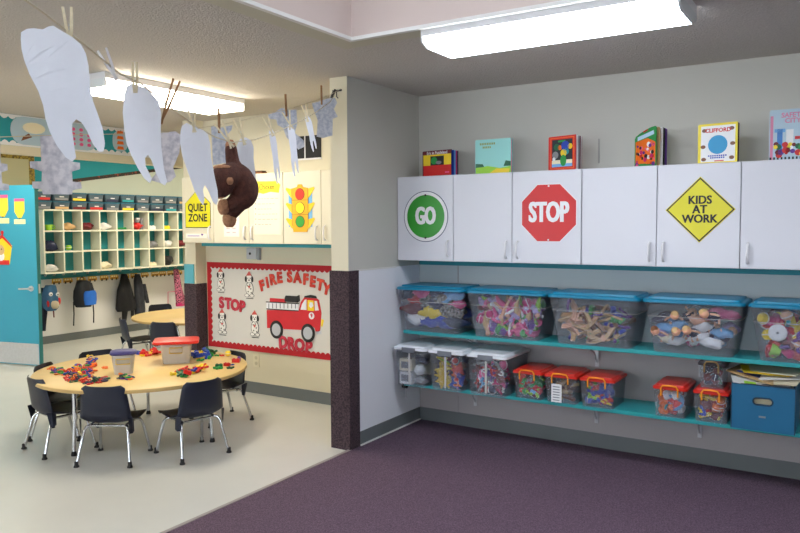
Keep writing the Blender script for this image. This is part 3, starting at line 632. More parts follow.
hs = lambda r, k: [(-r, -.155+k), (r, -.155+k), (r, .06), (0, .18-k), (-r, .06)]
b = B(); b.prism(hs(.158, 0), -.002, 0, dk).prism(hs(.153, .006), -.003, -.002, my); b.obj('sign_panel', t)
b = B(); text_into(b, 'QUIET', .092, 0, .02, -.003, dk, .0025, .92, .001); text_into(b, 'ZONE', .092, 0, -.07, -.003, dk, .0025, .92, .001); b.obj('lettering', t)
b = B(); b.box(-.13, -.002, -.02, .13, 0, .02, flat('note_paper', (240, 236, 226), .8)); b.box(-.11, -.0025, -.004, .04, -.002, .004, pc('lilac')); b.prism([(.075, 0), (.06, .014), (.068, .02), (.075, .014), (.082, .02), (.09, .014)], -.003, -.002, pc('purple'))
tag(b.obj('paper_note', None, (-4.93, YFL-.0005, 1.415)), 'small white note with a purple heart below the quiet zone sign', 'note')
# chart
t = empty('chart_paper', (-4.095, YFL-.0005, 1.43), 0, 'tall cream chart with yellow heading and faint red handwriting', 'chart')
B().box(-.145, -.002, 0, .145, 0, .435, flat('chart_cream', (240, 232, 206), .85)).obj('paper_sheet', t)
b = B(); b.prism([(-.135, .33), (-.1, .345), (-.04, .33), (.04, .345), (.13, .335), (.145, .4), (.11, .43), (-.13, .435)], -.003, -.002, flat('heading_yellow', (240, 222, 60), .8)); b.obj('heading_strip', t)
b = B(); text_into(b, 'Chicken', .062, 0, .385, -.003, dk, 0, .8, .0006)
for k in range(6):
    b.box(-.13, -.0025, .29-k*.042, -.122, -.002, .298-k*.042, dk); x = -.1
    while x < .11-(k % 3)*.03:
        w_ = R.uniform(.015, .04); b.box(x, -.0025, .289-k*.042, x+w_, -.002, .2935-k*.042, flat('faint_red_ink', (222, 150, 140), .8)); x += w_+.012
b.obj('handwriting', t)
b = B(); b.box(-.09, -.002, -.11, .09, 0, .11, flat('notice_paper', (244, 238, 226), .85))
for k in range(5):
    for j in range(2): b.box(-.06+j*.07, -.0025, -.08+k*.035, -.02+j*.07, -.002, -.07+k*.035, flat('faint_ink', (206, 190, 190), .8))
tag(b.obj('paper_notice', None, (-4.5, YFL-.0005, 1.52)), 'faint white notice beneath the plush toy on a cream cabinet door', 'notice')
# traffic light
t = empty('traffic_light_cutout', (-3.745, YFL-.0005, 1.64), 0, 'paper traffic light cutout in orange with red, yellow and green lamps', 'cutout')
B().box(-.12, -.0015, -.15, .12, 0, .15, flat('sky_card', (120, 180, 226), .8)).obj('backing_card', t)
b = B(); oy = flat('cutout_orange', (238, 176, 40), .7); b.prism([(-.07, -.19), (.07, -.19), (.08, -.14), (.08, .155), (.03, .165), (.02, .185), (-.02, .185), (-.03, .165), (-.08, .155), (-.08, -.14)], -.005, -.0016, oy)
for z in (.12, 0, -.12):
    for s in (-1, 1): b.prism([(s*.08, z-.045), (s*.1, z-.03), (s*.148, z+.03), (s*.14, z+.042), (s*.08, z+.03)], -.004, -.0016, flat('cutout_yellow', (242, 206, 50), .7))
b.obj('light_housing', t)
b = B()
for x in (-.084, .081): b.box(x, -.0056, -.14, x+.003, -.005, .155, pc('brown'))
for z in (.06, -.055): b.box(-.08, -.0056, z, .08, -.005, z+.003, pc('brown'))
b.obj('outline', t)
for z, c in ((.108, (222, 56, 36)), (0, (246, 224, 40)), (-.108, (60, 160, 60))):
    b = B(); b.prism(circle(0, z, .047, 28), -.007, -.005, pc('brown')).prism(circle(0, z, .043, 28), -.008, -.007, flat('lamp_%d' % int(z*1000+500), c, .6)); b.obj('lamp_disc', t)
# ventilation dark pictures on wall above cabinets
t = empty('wall_sign', (-4.15, YW-.001, 2.0), 0, 'small dark square picture on the cream wall above the left cabinets', 'picture')
p = on(307, 148, 'y', YW-.002); t.location = (p.x, YW-.001, p.z)
B().box(-.15, -.008, -.085, .15, 0, .1, m_black).obj('backing', t); B().box(-.16, -.012, -.1, .16, -.0081, -.086, m_knob).obj('lower_edge', t); B().box(-.02, -.012, -.085, -.01, -.0081, .1, m_knob).obj('divider', t)
# thermostat, outlet
t = empty('alarm_box', (-4.55, YW-.001, 1.255), 0, 'small grey plastic wall box just below the cream cabinets', 'wall box')
bevel(B().box(-.06, -.035, -.05, .06, 0, .05, flat('grey_box', (190, 192, 196), .5)).obj('cover', t), .004)
B().prism(circle(-.015, .0, .012, 12), -.037, -.0351, dk).obj('lens', t); B().box(.065, -.03, -.055, .085, 0, .05, flat('grey_box2', (160, 164, 170), .5)).obj('side_plate', t)
t = empty('outlet_plate', (-4.54, YW-.001, .297), 0, 'ivory electrical outlet plate low on the wall under the board', 'outlet')
bevel(B().box(-.035, -.006, -.058, .035, 0, .058, flat('ivory', (226, 218, 190), .4)).obj('cover_plate', t), .002)
for z in (-.025, .025): B().prism(circle(0, z, .016, 14), -.008, -.0061, flat('ivory_socket', (200, 190, 160), .4)).obj('socket', t)

# ================================================================== FIRE SAFETY BOARD
bx0, bx1, bz0, bz1 = -5.135, -2.985, .38, 1.168
t = empty('bulletin_board', (bx0, YW-.001, bz0), 0, 'white fire safety bulletin board with red scalloped border and fire truck', 'bulletin board')
W, H_ = bx1-bx0, bz1-bz0
B().box(0, -.006, 0, W, 0, H_, m_white_p).obj('backing_paper', t)
def sc_strip(b, L, horizontal, base, inward, m, w=.042, amp=.018, step=.05):
    n = int(L/step); pts = [(0, 0)]
    for i in range(n):
        for k in range(4): pts.append((L*(i+k/4)/n, w+amp*math.sin(PI*k/4)))
    pts.append((L, w)); pts.append((L, 0))
    if horizontal: q = [(x, base+inward*z) for x, z in pts]
    else: q = [(base+inward*z, x) for x, z in pts]
    b.prism(q, -.010 if horizontal else -.0104, -.0061, m)
for a in ((W, True, 0, 1), (W, True, H_, -1)):
    b = B(); sc_strip(b, a[0], a[1], a[2], a[3], m_red); b.obj('scalloped_border', t)
b = B(); sc_strip(b, H_, False, 0, 1, m_red, .04); b.obj('scalloped_border', t)
def bp(px, py):
    p = on(px, py, 'y', YW-.008); return (p.x-bx0, p.z-bz0)
# arched letters
w_ = empty
def word(txt, pos, m, size, name, label):
    b = B()
    for ch, (px, py, rt) in zip(txt, pos):
        x, z = bp(px, py); [text_into(b, ch, size, x+math.cos(q*PI/4)*size*.045, z+math.sin(q*PI/4)*size*.045, -.0108-.00002*q, m, .002, .95, .004, None, rt) for q in range(8)]
    o = b.obj(name, t); o['label'] = label; return o
word('FIRE', [(262.5, 286, .30), (267.8, 283, .22), (273.2, 280, .16), (280, 278, .1)], m_redl, .125, 'lettering', 'arched red-orange letters FIRE')
word('SAFETY', [(290, 277.3, .06), (297.8, 278, .0), (306, 279.8, -.05), (313, 282, -.12), (320.5, 285.3, -.18), (327, 289.5, -.25)], m_redl, .125, 'lettering', 'arched red-orange letters SAFETY')
word('STOP', [(222, 303, .05), (228.5, 304, 0), (235.5, 305.5, -.05), (242.5, 307, -.1)], m_redp, .135, 'lettering', 'pink-red letters STOP')
word('DROP', [(283.5, 342.8, .05), (291.5, 344, 0), (300, 345.5, -.02), (309, 347.5, -.08)], m_redp, .14, 'lettering', 'pink-red letters DROP')
# truck
def PL(lst): return [bp(x, y) for x, y in lst]
trk_red = mat('truck_red', (206, 34, 44), .6, .06, 6)
b = B(); b.prism(PL([(267, 310), (267.5, 328), (272, 328), (272, 325), (276, 322), (281, 324), (284, 329), (303, 330), (305, 326.5), (310, 324), (315, 328), (316, 331.5), (320, 331), (321.5, 313), (319, 300), (317, 298.5), (304.5, 297.5), (301, 302), (299, 310)]), -.012, -.0062, trk_red)
b.prism(PL([(270, 298), (286, 299), (286, 303), (270, 302)]), -.010, -.0062, trk_red); b.obj('truck_body', t)
b = B(); b.prism(PL([(267, 302), (299, 304), (299, 310.5), (267, 308.5)]), -.014, -.0122, m_knob); 
for k in range(8):
    x = 269+k*3.8; b.prism(PL([(x, 303.3), (x+.8, 303.3), (x+.8, 308.5), (x, 308.3)]), -.015, -.0141, pc('grey'))
b.prism(PL([(266.5, 301.3), (299.5, 303), (299.5, 304.1), (266.5, 302.3)]), -.015, -.0141, dk).prism(PL([(267, 308.3), (299, 310.3), (299, 311.3), (267, 309.3)]), -.015, -.0141, dk); b.obj('truck_ladder', t)
b = B(); b.prism(PL([(285, 298), (286, 295.5), (297, 296.2), (298, 302.5), (285, 301.5)]), -.013, -.0062, dk); b.prism(PL([(297, 296), (299.5, 295), (300, 301), (298.5, 302)]), -.013, -.0062, dk)
b.prism(PL([(305, 296), (311, 294.8), (316, 296), (317, 298.2), (304.5, 297.4)]), -.013, -.0062, dk); b.obj('truck_hose_reel', t)
b = B(); b.prism(PL([(302.5, 304), (305.5, 299.5), (307, 299.5), (307, 310), (301, 309.5)]), -.014, -.0122, m_knob); b.prism(PL([(308, 300), (314, 300.5), (314.5, 311), (308, 310.5)]), -.014, -.0122, pc('yellow')); b.prism(PL([(310.5, 302), (313, 302.5), (314, 306), (311.5, 308), (309.5, 306)]), -.015, -.0141, m_knob)
b.prism(PL([(315, 300.8), (317.3, 301), (319.3, 310.3), (315.3, 310.6)]), -.014, -.0122, m_knob); b.obj('truck_window', t)
b = B(); x, z = bp(312, 315.7); b.prism(circle(x, z, .03, 20), -.014, -.0122, m_knob); text_into(b, '9', .045, x, z, -.014, trk_red, .002, 1, .001); b.obj('truck_badge', t)
for px, py in ((277, 329.5), (308.5, 333)):
    x, z = bp(px, py); b = B(); b.prism(circle(x, z, .08, 28, .92), -.016, -.0125, dk).prism(circle(x, z, .054, 24, .92), -.018, -.0161, flat('wheel_grey', (188, 190, 194), .6)); b.obj('truck_wheel', t)
b = B(); b.prism(PL([(321.5, 319), (324, 320), (322.5, 327), (321, 326)]), -.0085, -.0062, pc('yellow')); b.prism(PL([(316, 329), (321, 328.5), (321.5, 334), (317, 334.5)]), -.0075, -.0062, flat('pale_grey', (200, 200, 204), .7)); b.obj('truck_bumper', t)
# spotted puppies with small hats
def puppy(px, py, s, lying):
    x, z = bp(px, py); b = B(); wm = flat('puppy_white', (238, 234, 226), .8); k = s
    b.prism(circle(x, z-.06*k, .055*k, 18, 1, 1.35), -.009, -.0065, dk).prism(circle(x, z-.06*k, .049*k, 18, 1, 1.35), -.010, -.0091, wm)
    b.prism(circle(x, z+.045*k, .048*k, 18), -.011, -.0101, dk).prism(circle(x, z+.045*k, .043*k, 18), -.012, -.0111, wm)
    for sx in (-1, 1):
        b.prism(circle(x+sx*.045*k, z+.04*k, .02*k, 10, .8, 1.6), -.013, -.0121, dk); b.prism(circle(x+sx*.035*k, z-.13*k, .026*k, 12, 1.3, .7), -.011, -.0101, dk); b.prism(circle(x+sx*.035*k, z-.13*k, .021*k, 12, 1.3, .7), -.012, -.0111, wm)
        b.prism(circle(x+sx*.016*k, z+.05*k, .006*k, 8), -.013, -.0121, dk)
    b.prism(circle(x, z+.03*k, .009*k, 8), -.013, -.0121, dk)
    for q in ((-.02, -.03), (.022, -.06), (-.015, -.09), (.01, -.02), (.028, -.1)): b.prism(circle(x+q[0]*k, z+q[1]*k, .008*k, 7), -.013, -.0121, dk)
    b.prism([(x-.04*k, z+.075*k), (x+.042*k, z+.08*k), (x+.02*k, z+.1*k), (x+.005*k, z+.125*k), (x-.02*k, z+.1*k)], -.014, -.0131, flat('hat_red', (210, 90, 80), .7))
    b.prism([(x-.02*k, z-.03*k), (x+.02*k, z-.03*k), (x, z-.06*k)], -.014, -.0131, flat('hat_red', (0, 0, 0)))
    b.box(x-.05*k, -.0075, z-.165*k, x+.05*k, -.0065, z-.158*k, dk); b.obj('puppy_cutout', t)
puppy(221, 278.5, .8, 0); puppy(249.5, 283, .86, 0); puppy(222.5, 320, .86, 0); puppy(255, 322, .86, 0)

# ================================================================== CHAIRS
def make_chair():
    t = empty('childs_chair')
    prof = [(.185, .250), (.172, .268), (.13, .272), (.06, .268), (-.02, .262), (-.08, .262), (-.12, .272), (-.14, .295), (-.147, .33), (-.154, .375), (-.161, .42), (-.168, .46), (-.174, .49), (-.176, .508)]
    def wid(i):
        return [.128, .148, .162, .168, .168, .168, .167, .164, .160, .155, .15, .145, .136, .112][i]
    def surf(i0, i1, thick):
        nu = 13; top = []; bot = []
        for i in range(i0, i1+1):
            y, z = prof[i]; y0, z0 = prof[max(0, i-1)]; y1, z1 = prof[min(len(prof)-1, i+1)]
            d = Vector((0, y1-y0, z1-z0)).normalized(); nrm = Vector((0, d.z, -d.y))  # upward/forward normal
            nrm = -nrm if nrm.z < 0 and abs(nrm.z) > .3 else nrm
            if i >= 6: nrm = Vector((0, abs(nrm.y), abs(nrm.z)))
            rt, rb = [], []
            for k in range(nu):
                u = -1+2*k/(nu-1); c = (.012 if i < 5 else .03)*(abs(u)**3)
                p = Vector((wid(i)*u, y, z))+nrm*c; rt.append(p+nrm*thick*.5); rb.append(p-nrm*thick*.5)
            top.append(rt); bot.append(rb)
        loops = [a+c[::-1] for a, c in zip(top, bot)]
        return loops
    b = B(); b.loft(surf(0, 6, .007), m_navy, True); b.obj('seat', t)
    b = B(); b.loft(surf(6, 13, .007), m_navy, True)
    for s in (-1, 1):   # side wings that run down behind the seat
        lo = [[(s*.155, -.125, .20), (s*.168, -.11, .20), (s*.17, -.09, .21), (s*.158, -.115, .21)], [(s*.155, -.146, .295), (s*.169, -.12, .295), (s*.168, -.09, .285), (s*.158, -.13, .295)]]
        b.loft(lo if s > 0 else [l[::-1] for l in lo], m_navy, False)
    b.obj('backrest', t)
    b = B()
    for s in (-1, 1): b.tube([(s*.115, .125, .25), (s*.115, -.09, .243)], .0095, m_chrome, 8)
    b.tube([(-.12, .05, .244), (.12, .05, .244)], .008, m_chrome, 8).tube([(-.12, -.075, .238), (.12, -.075, .238)], .008, m_chrome, 8); b.obj('seat_frame', t)
    for s in (-1, 1):
        for q in (-1, 1):
            a = [(s*.115, q*.085, .243), (s*.13, q*.10, .238), (s*.14, q*.115, .215), (s*.155, q*.145, .11), (s*.168, q*.17, .012)]
            l = B().tube(a, .0098, m_chrome, 8).obj('leg', t)
            B().lathe([(.017, 0), (.018, .005), (.012, .016), (.012, .034), (.0105, .036)], m_black, 10, Matrix.Translation((s*.169, q*.172, .001))).obj('foot_cap', l)
    return t
ch0 = make_chair()
fa = lambda dx, dy: math.atan2(dy, dx)-PI/2
TC = (-4.345, 3.415)
def seat_at(px, py):     # chair centre whose back top stands at this sight line
    p = on(px, py, 'z', .5); d = Vector((TC[0]-p.x, TC[1]-p.y)).normalized(); return p.x+d.x*.176, p.y+d.y*.176
chs = [(-4.552, 2.886, math.radians(-10), 'navy child chair at the left front of the near round table, seen from its side'),
       (-4.042, 2.936, fa(-.507, .862), 'navy child chair with its back squarely to the camera at the near table'),
       (-3.705, 3.285, fa(-.977, .212), 'navy child chair pulled out at the right front of the near table'),
       (*seat_at(241, 353), fa(-.48, -.877), 'navy child chair at the right rear of the near table beside the fire board'),
       (*seat_at(39, 366), fa(.95, .2), 'navy child chair at the far left of the near table, only its back top showing'),
       (*seat_at(95, 351.5), fa(.85, -.45), 'navy child chair behind the near table, back top left of the purple-lidded tub'),
       (-6.63, 5.14, fa(.42, .9), 'navy child chair at the left side of the far round table'),
       (-6.15, 5.18, fa(-.37, .93), 'navy child chair with back to the camera at the far round table'),
       (-7.38, 6.12, fa(.9, -.4), 'navy child chair behind the far round table below the pink leopard bag'),
       (-6.0, 6.55, fa(-.3, -.9), 'navy child chair at the right side of the far table by the wall corner')]
for i, (x, y, a, l) in enumerate(chs):
    o = ch0 if i == 0 else copy_tree(ch0)
    o.location = (x, y, 0); o.rotation_euler = (0, 0, fa(TC[0]-x, TC[1]-y) if i in (3, 4, 5) else a)
    tag(o, l, 'chair', 'navy plastic chairs around the '+('near' if i < 6 else 'far')+' round table')

# ================================================================== TABLES
def table(cx, cy_, rad, zt, legs, label):
    t = empty('round_table', (cx, cy_, 0), 0, label, 'table')
    b = B(); b.lathe([(rad-.004, zt-.028), (rad, zt-.024), (rad, zt-.006)], m_tabedge, 72, None, True, False); b.lathe([(rad, zt-.006), (rad-.004, zt), (.001, zt)], m_table, 72, None, False, True); b.obj('tabletop', t)
    for a in legs:
        ca, sa = math.cos(a), math.sin(a); q = lambda r_, z: (r_*ca, r_*sa, z)
        l = B().tube([q(.565, zt-.03), q(.565, .24)], .0165, m_chrome, 12).tube([q(.565, .24), q(.575, .12), q(.58, .02)], .0125, m_chrome, 12).obj('leg', t)
        B().lathe([(.018, 0.0005), (.018, .01), (.0135, .03)], m_black, 12, Matrix.Translation(q(.58, 0))).obj('foot_cap', l)
        B().tube([q(.56, zt-.12), q(.42, zt-.03)], .006, m_chrome, 6).obj('leg_brace', l)
    b = B(); b.lathe([(.45, zt-.05), (.45, zt-.029), (.43, zt-.029), (.43, zt-.05)], mat('apron_metal', (120, 122, 125), .4, 0, 1, 0, 1, .6), 40, None, False, False); b.obj('underframe', t)
    return t
ZT = .485
table(TC[0], TC[1], .73, ZT, [math.radians(a) for a in (-88, 11, 139)], 'near round maple table covered in small toys')
table(-6.42, 5.83, .735, ZT, [math.radians(a) for a in (-150, -30, 90)], 'far round maple table partly hidden behind the wall corner')

# tubs on the near table
def cloudy(px, pw, ztop, w, d, h, lidm, name, label, rot, loc, lidw):
    t = empty(name, (loc[0], loc[1], ZT), rot, label, 'tub')
    b = B(); lofted_tub(b, w-.03, d-.03, w, d, h, .03, m_tub2); b.obj('tub_body', t, (0, 0, .001))
    b = B(); L = lambda ww, dd, z: [(x, y, z) for x, y in rrect(ww, dd, .045)]
    b.loft([L(lidw, lidw*d/w, 0), L(lidw+.006, lidw*d/w+.006, .008), L(lidw-.005, lidw*d/w-.005, .02), L(w*.9, d*.9, .026)], lidm, False); b.obj('lid', t, (0, 0, h+.002))
    b = B(); y = -d/2-.003; b.tube([(-.045, y, h*.55), (-.045, y-.006, h*.82), (.045, y-.006, h*.82), (.045, y, h*.55), (-.045, y, h*.55)], .0035, flat('yellow_handle', (226, 196, 90), .5), 6); b.obj('handle', t)
    return t
p = on(122, 375, 'z', ZT)
cloudy(0, 0, 0, .15, .125, .135, flat('purple_lid', (66, 62, 120), .45), 'plastic_tub', 'small cloudy tub with a flat purple lid on the near table', math.radians(50), (p.x-.04, p.y+.045), .172)
p = on(176, 364, 'z', ZT)
cloudy(0, 0, 0, .22, .18, .15, m_lidr, 'plastic_tub', 'cloudy tub with a wide red lid on the near table', math.radians(46), (p.x-.055, p.y+.055), .325)
for (px, py, n, rr) in ((176, 352, 9, .05), (122, 366, 5, .03)):
    c = on(px, py+11 if n > 5 else py+9, 'z', ZT+.0)
    for k in range(n):
        a = R.uniform(0, 6.28); q = R.uniform(0, rr); cc = R.choice(['orange', 'pink', 'yellow', 'red'])
        put('block', cc, ((c.x-(.07 if n > 5 else .04))+q*math.cos(a), c.y+(.07 if n > 5 else .045)+q*math.sin(a), ZT+.012+k*.006), (R.uniform(-.3, .3), 0, a), '%s brick faintly visible inside the %s-lidded tub' % (cc, 'red' if n > 5 else 'purple'), 'bricks inside the %s-lidded tub' % ('red' if n > 5 else 'purple'), .9)

def scatter(pts, kinds, where, group, n, spread, layers=1, s=(.8, 1.1)):
    for i in range(n):
        px, py = R.choice(pts); px += R.gauss(0, spread); py += R.gauss(0, spread*.4)
        p = on(px, py, 'z', ZT)
        if (p.x-TC[0])**2+(p.y-TC[1])**2 > .70**2: continue
        k, c = R.choice(kinds); z = ZT+.001+(R.uniform(.006, .026) if layers > 1 and i % 2 else 0)
        lie = z < ZT+.003
        put(k, c, (p.x, p.y, z), (0 if lie else R.uniform(-.7, .7), 0 if lie else R.uniform(-.7, .7), R.uniform(0, 6.3)), '%s %s %s' % (cword(c), NAMES[k].replace('_', ' '), where), group, R.uniform(*s))
lk = [('link', 'red'), ('link', 'orange'), ('link', 'yellow'), ('link', 'green'), ('link', 'blue'), ('link', 'purple'), ('ring', 'red'), ('ring', 'orange'), ('ring', 'blue'), ('ring', 'green')]
scatter([(57, 373), (64, 373), (72, 374), (80, 371), (88, 366), (92, 361), (84, 376), (88, 372)], lk, 'in the sprawling heap at the table left', 'linking toys heaped at the left of the near table', 95, 3.4, 2, (.75, 1.0))
scatter([(70, 381), (76, 380), (84, 382), (95, 381), (104, 380), (90, 383)], [('link', 'red'), ('link', 'orange'), ('ring', 'navy'), ('link', 'dkgreen'), ('link', 'red')], 'at front of the heap at the table left', 'linking toys in front of the heap on the near table', 40, 3, 2, (.75, 1.0))
scatter([(123, 379), (130, 379), (127, 377)], [('ring', 'purple'), ('ring', 'orange'), ('ring', 'green'), ('ring', 'navy')], 'in front of the purple-lidded tub', 'toy rings in front of the purple-lidded tub', 10, 1.6, 2, (.7, .85))
scatter([(106, 368)], [('link', 'orange')], 'left of the purple-lidded tub', 'orange links left of the purple-lidded tub', 3, .8, 1, (.7, .8))
ck = [('cross', 'red'), ('cross', 'blue'), ('cross', 'green'), ('cross', 'yellow'), ('block', 'red'), ('stick', 'red'), ('cross', 'dkgreen')]
scatter([(173, 375), (180, 373), (186, 374), (193, 374), (199, 372), (186, 377), (190, 371)], ck, 'in the pile in front of the red-lidded tub', 'toy connectors piled in front of the red-lidded tub', 22, 2.2, 2, (.85, 1.1))
scatter([(202, 369)], [('ball', 'yellow'), ('cross', 'yellow')], 'at the right end of the front pile', 'yellow pieces at the right end of the front pile', 3, 1, 1, (.8, .95))
scatter([(195, 357), (200, 355), (204, 353), (208, 357), (212, 351), (215, 355), (198, 359)], [('cross', 'blue'), ('cross', 'green'), ('cross', 'yellow'), ('ball', 'blue'), ('block', 'green'), ('cross', 'dkgreen'), ('block', 'blue')], 'in the pile right of the red-lidded tub', 'toy connectors right of the red-lidded tub', 20, 2, 2, (.85, 1.1))
scatter([(143, 355.5), (148, 355), (152, 354), (158, 354), (155, 357)], [('cross', 'yellow'), ('cross', 'red'), ('block', 'yellow'), ('block', 'red'), ('cross', 'yellow')], 'left of the red-lidded tub', 'toy connectors left of the red-lidded tub', 14, 1.6, 2, (.85, 1.1))
for px, py, k, c, s in [(139, 354.5, 'block', 'blue', .9), (228, 356.5, 'ball', 'yellow', 1.0), (222, 356, 'cross', 'red', .6), (217.5, 356, 'cross', 'green', .7), (218, 369, 'cross', 'green', 1.), (219, 367.5, 'block', 'dkgreen', .9), (227, 366, 'block', 'red', .8), (230.5, 368.5, 'cross', 'dkgreen', .8), (236, 362.5, 'block', 'red', 1.), (239, 360.5, 'block', 'purple', .9), (231, 365.5, 'link', 'blue', .8), (209, 359, 'block', 'green', .8)]:
    p = on(px, py, 'z', ZT); put(k, c, (p.x, p.y, ZT+.001), (0, 0, R.uniform(0, 6)), '%s %s apart from the piles, toward the table right' % (cword(c), NAMES[k].replace('_', ' ')), 'loose toys across the near table', s)

# ================================================================== TEAL DOOR
dx, dy = -.974, -.225
t = empty('teal_door', (-7.40, 4.49, .012), math.atan2(dy, dx)+PI, 'open teal door with steel lever handle and grey kick plate', 'door')
# local: x from -0.9 (hinge) to 0 (free edge); front face toward -y
B().box(-.9, 0, 0, -.004, .045, 1.935, m_door).obj('door_panel', t)
B().box(-.0039, 0, 0, .001, .045, 1.935, m_dooredge).obj('door_edge', t)
B().box(-.87, -.003, .01, -.012, -.0002, .235, m_steel).obj('kick_plate', t)
b = B(); b.prism(circle(-.085, .83, .03, 20), -.012, -.0002, m_steel); T2 = Matrix.Translation((-.085, -.012, .83)) @ Matrix.Rotation(PI/2, 4, 'X'); b.lathe([(.014, 0), (.014, .035)], m_steel, 12, T2)
b.tube([(-.085, -.047, .83), (-.12, -.052, .83), (-.21, -.05, .826)], .009, m_steel, 8); b.obj('lever_handle', t)
B().box(-.004, .01, .78, .0015, .035, .88, m_steel).obj('latch_plate', t)
dT = Matrix.Translation(Vector((-7.40, 4.49, .012))) @ Matrix.Rotation(math.atan2(dy, dx)+PI, 4, 'Z')
def dpt(px, py):      # pixel on the door face -> door-local coordinates
    inv = dT.inverted(); o = inv @ Vector((0, 0, CAMH)); d = (inv.to_3x3() @ ray(px, py)); k = (-.001-o.y)/d.y; q = o+d*k; return q.x, q.z
def on_door(name, px, py, label, cat):
    x, z = dpt(px, py); o = empty(name, dT @ Vector((x, -.0005, z)), math.atan2(dy, dx)+PI, label, cat); return o
for px, w_, lab in ((2.5, .165, 'larger yellow paper pencil at the left edge of the teal door'), (19.5, .145, 'smaller yellow paper pencil toward the free edge of the teal door')):
    o = on_door('paper_pencil', px, 206 if px < 10 else 208.5, lab, 'paper cutout'); h = .1*w_/.145; a = w_/2*.95
    b = B(); b.prism([(-a, h*.75), (-a, -h*.35), (-a*.35, -h), (a*.35, -h), (a, -h*.35), (a, h*.75)], -.003, 0, mat('pencil_yellow', (240, 206, 60), .7, .03, 9)); b.obj('pencil_body', o)
    B().box(-a, -.004, h*.75, a, 0, h*1.05, pc('pink')).obj('eraser', o)
    B().prism([(-a*.2, -h), (a*.2, -h), (0, -h*1.12)], -.0045, -.001, dk).obj('pencil_tip', o)
    b = B(); b.box(-a*1.15, -.003, -h*1.65, a*1.1, 0, -h*1.16, flat('name_cream', (240, 236, 170), .8)); b.obj('name_strip', o)
o = on_door('paper_house_picture', 3, 250, 'red and yellow paper firehouse picture taped to the teal door', 'paper cutout')
b = B(); b.prism([(-.14, -.16), (.09, -.15), (.13, .05), (.06, .08), (0, .14), (-.14, .1)], -.003, 0, pc('yellow')); b.obj('paper_sheet', o)
b = B(); b.prism([(-.14, .06), (0, .13), (.14, .02), (.11, .07), (0, .165), (-.14, .12)], -.005, -.0031, pc('red')); b.box(-.14, -.005, -.16, .085, -.0031, -.11, pc('red')); b.prism(circle(0, .19, .02, 12), -.005, -.001, pc('red')); b.box(-.01, -.005, .15, .01, -.001, .18, pc('red')); b.obj('roof', o)
b = B(); b.prism(circle(-.03, .0, .055, 18), -.006, -.0031, pc('tan')); b.prism(circle(-.03, -.07, .05, 16), -.0055, -.0031, m_knob); b.prism(circle(-.05, .01, .008, 8), -.007, -.0061, dk).prism(circle(-.015, .01, .008, 8), -.007, -.0061, dk); b.obj('animal_picture', o)

# ================================================================== CUBBIES
CX = -8.45; pitch = .2595; y0c = 5.232; ncol = 11; zb, zt_ = .926, 1.708
t = empty('cubby_unit', (XL, y0c, zb), 0, 'long cream wall cubby unit with teal back panel and three rows', 'cubby shelf')
D = CX-XL; L = ncol*pitch; b = B(); rows = 3; rh = (zt_-zb)/rows; th = .018
DB = D-.2
for k in range(ncol+1): b.box(DB+.006, k*pitch-th/2, 0, D, k*pitch+th/2, zt_-zb, m_cubby)
for k in range(rows+1):
    for j in range(ncol): b.box(DB+.006, j*pitch+th/2, k*rh-th/2, D-.0005, (j+1)*pitch-th/2, k*rh+th/2, m_cubby)
b.obj('shelf_grid', t); B().box(DB-.012, -th/2, -th/2, DB+.0055, L+th/2, zt_-zb+th/2, m_tealdk).obj('back_panel', t)
for k in range(ncol):     # teal liners on the left-hand divider faces
    pass
# things in cubbies
CI = [(0, 2, 'cup', 'lime'), (1, 2, 'cloth', 'tan'), (2, 2, 'cloth', 'maroon'), (3, 2, 'cloth', 'white'), (5, 2, 'cloth', 'red'), (0, 1, 'cloth', 'navy'), (6, 1, 'cloth', 'grey'), (7, 1, 'cloth', 'white'), (0, 0, 'cloth', 'white'), (7, 0, 'cloth', 'black'),
      (4, 2, 'stick', 'green'), (1, 1, 'ball', 'lime'), (6, 2, 'block', 'white'), (7, 2, 'block', 'yellow'), (8, 1, 'cloth', 'maroon'), (6, 0, 'block', 'cream'), (3, 0, 'cloth', 'cream')]
colw = ['first', 'second', 'third', 'fourth', 'fifth', 'sixth', 'seventh', 'eighth', 'ninth']
for c, r_, k, col in CI:
    nm = {'cloth': 'folded_clothing', 'cup': 'cup', 'stick': 'toy_stick', 'ball': 'ball', 'block': 'wooden_block'}[k]
    s = {'cloth': 1.15, 'cup': 2., 'stick': 1.5, 'ball': 1.6, 'block': 1.8}[k]
    o = bpy.data.objects.new(nm, toy(k, col)); COL.objects.link(o); o.scale = (s, s, s*(1.4 if (c, r_) in ((7, 0), (0, 1)) else 1)); o.rotation_euler = (0, 0, PI/2+R.uniform(-.2, .2))
    o.location = (CX-.105, y0c+(c+.5)*pitch, zb+r_*rh+th/2+.002)
    tag(o, '%s %s in the %s cubby of the %s row' % (cword(col), nm.replace('_', ' '), colw[c], ['bottom', 'middle', 'top'][r_]), 'clothing' if k == 'cloth' else 'toy')
b = B(); b.ball((0, 0, .05), .05, pc('red'), 12); b.ball((0, 0, .13), .04, pc('grey'), 12); b.ball((.03, -.015, .15), .014, m_knob, 8); b.ball((.03, .015, .15), .014, m_knob, 8); b.box(-.02, .05, 0, .02, .09, .16, pc('grey')); b.box(-.02, -.09, 0, .02, -.055, .14, pc('maroon'))
tag(b.obj('stuffed_toy', None, (CX-.09, y0c+5.5*pitch, zb+2*rh+th/2+.001)), 'grey and red stuffed toy with white eyes in a top row cubby', 'stuffed toy')
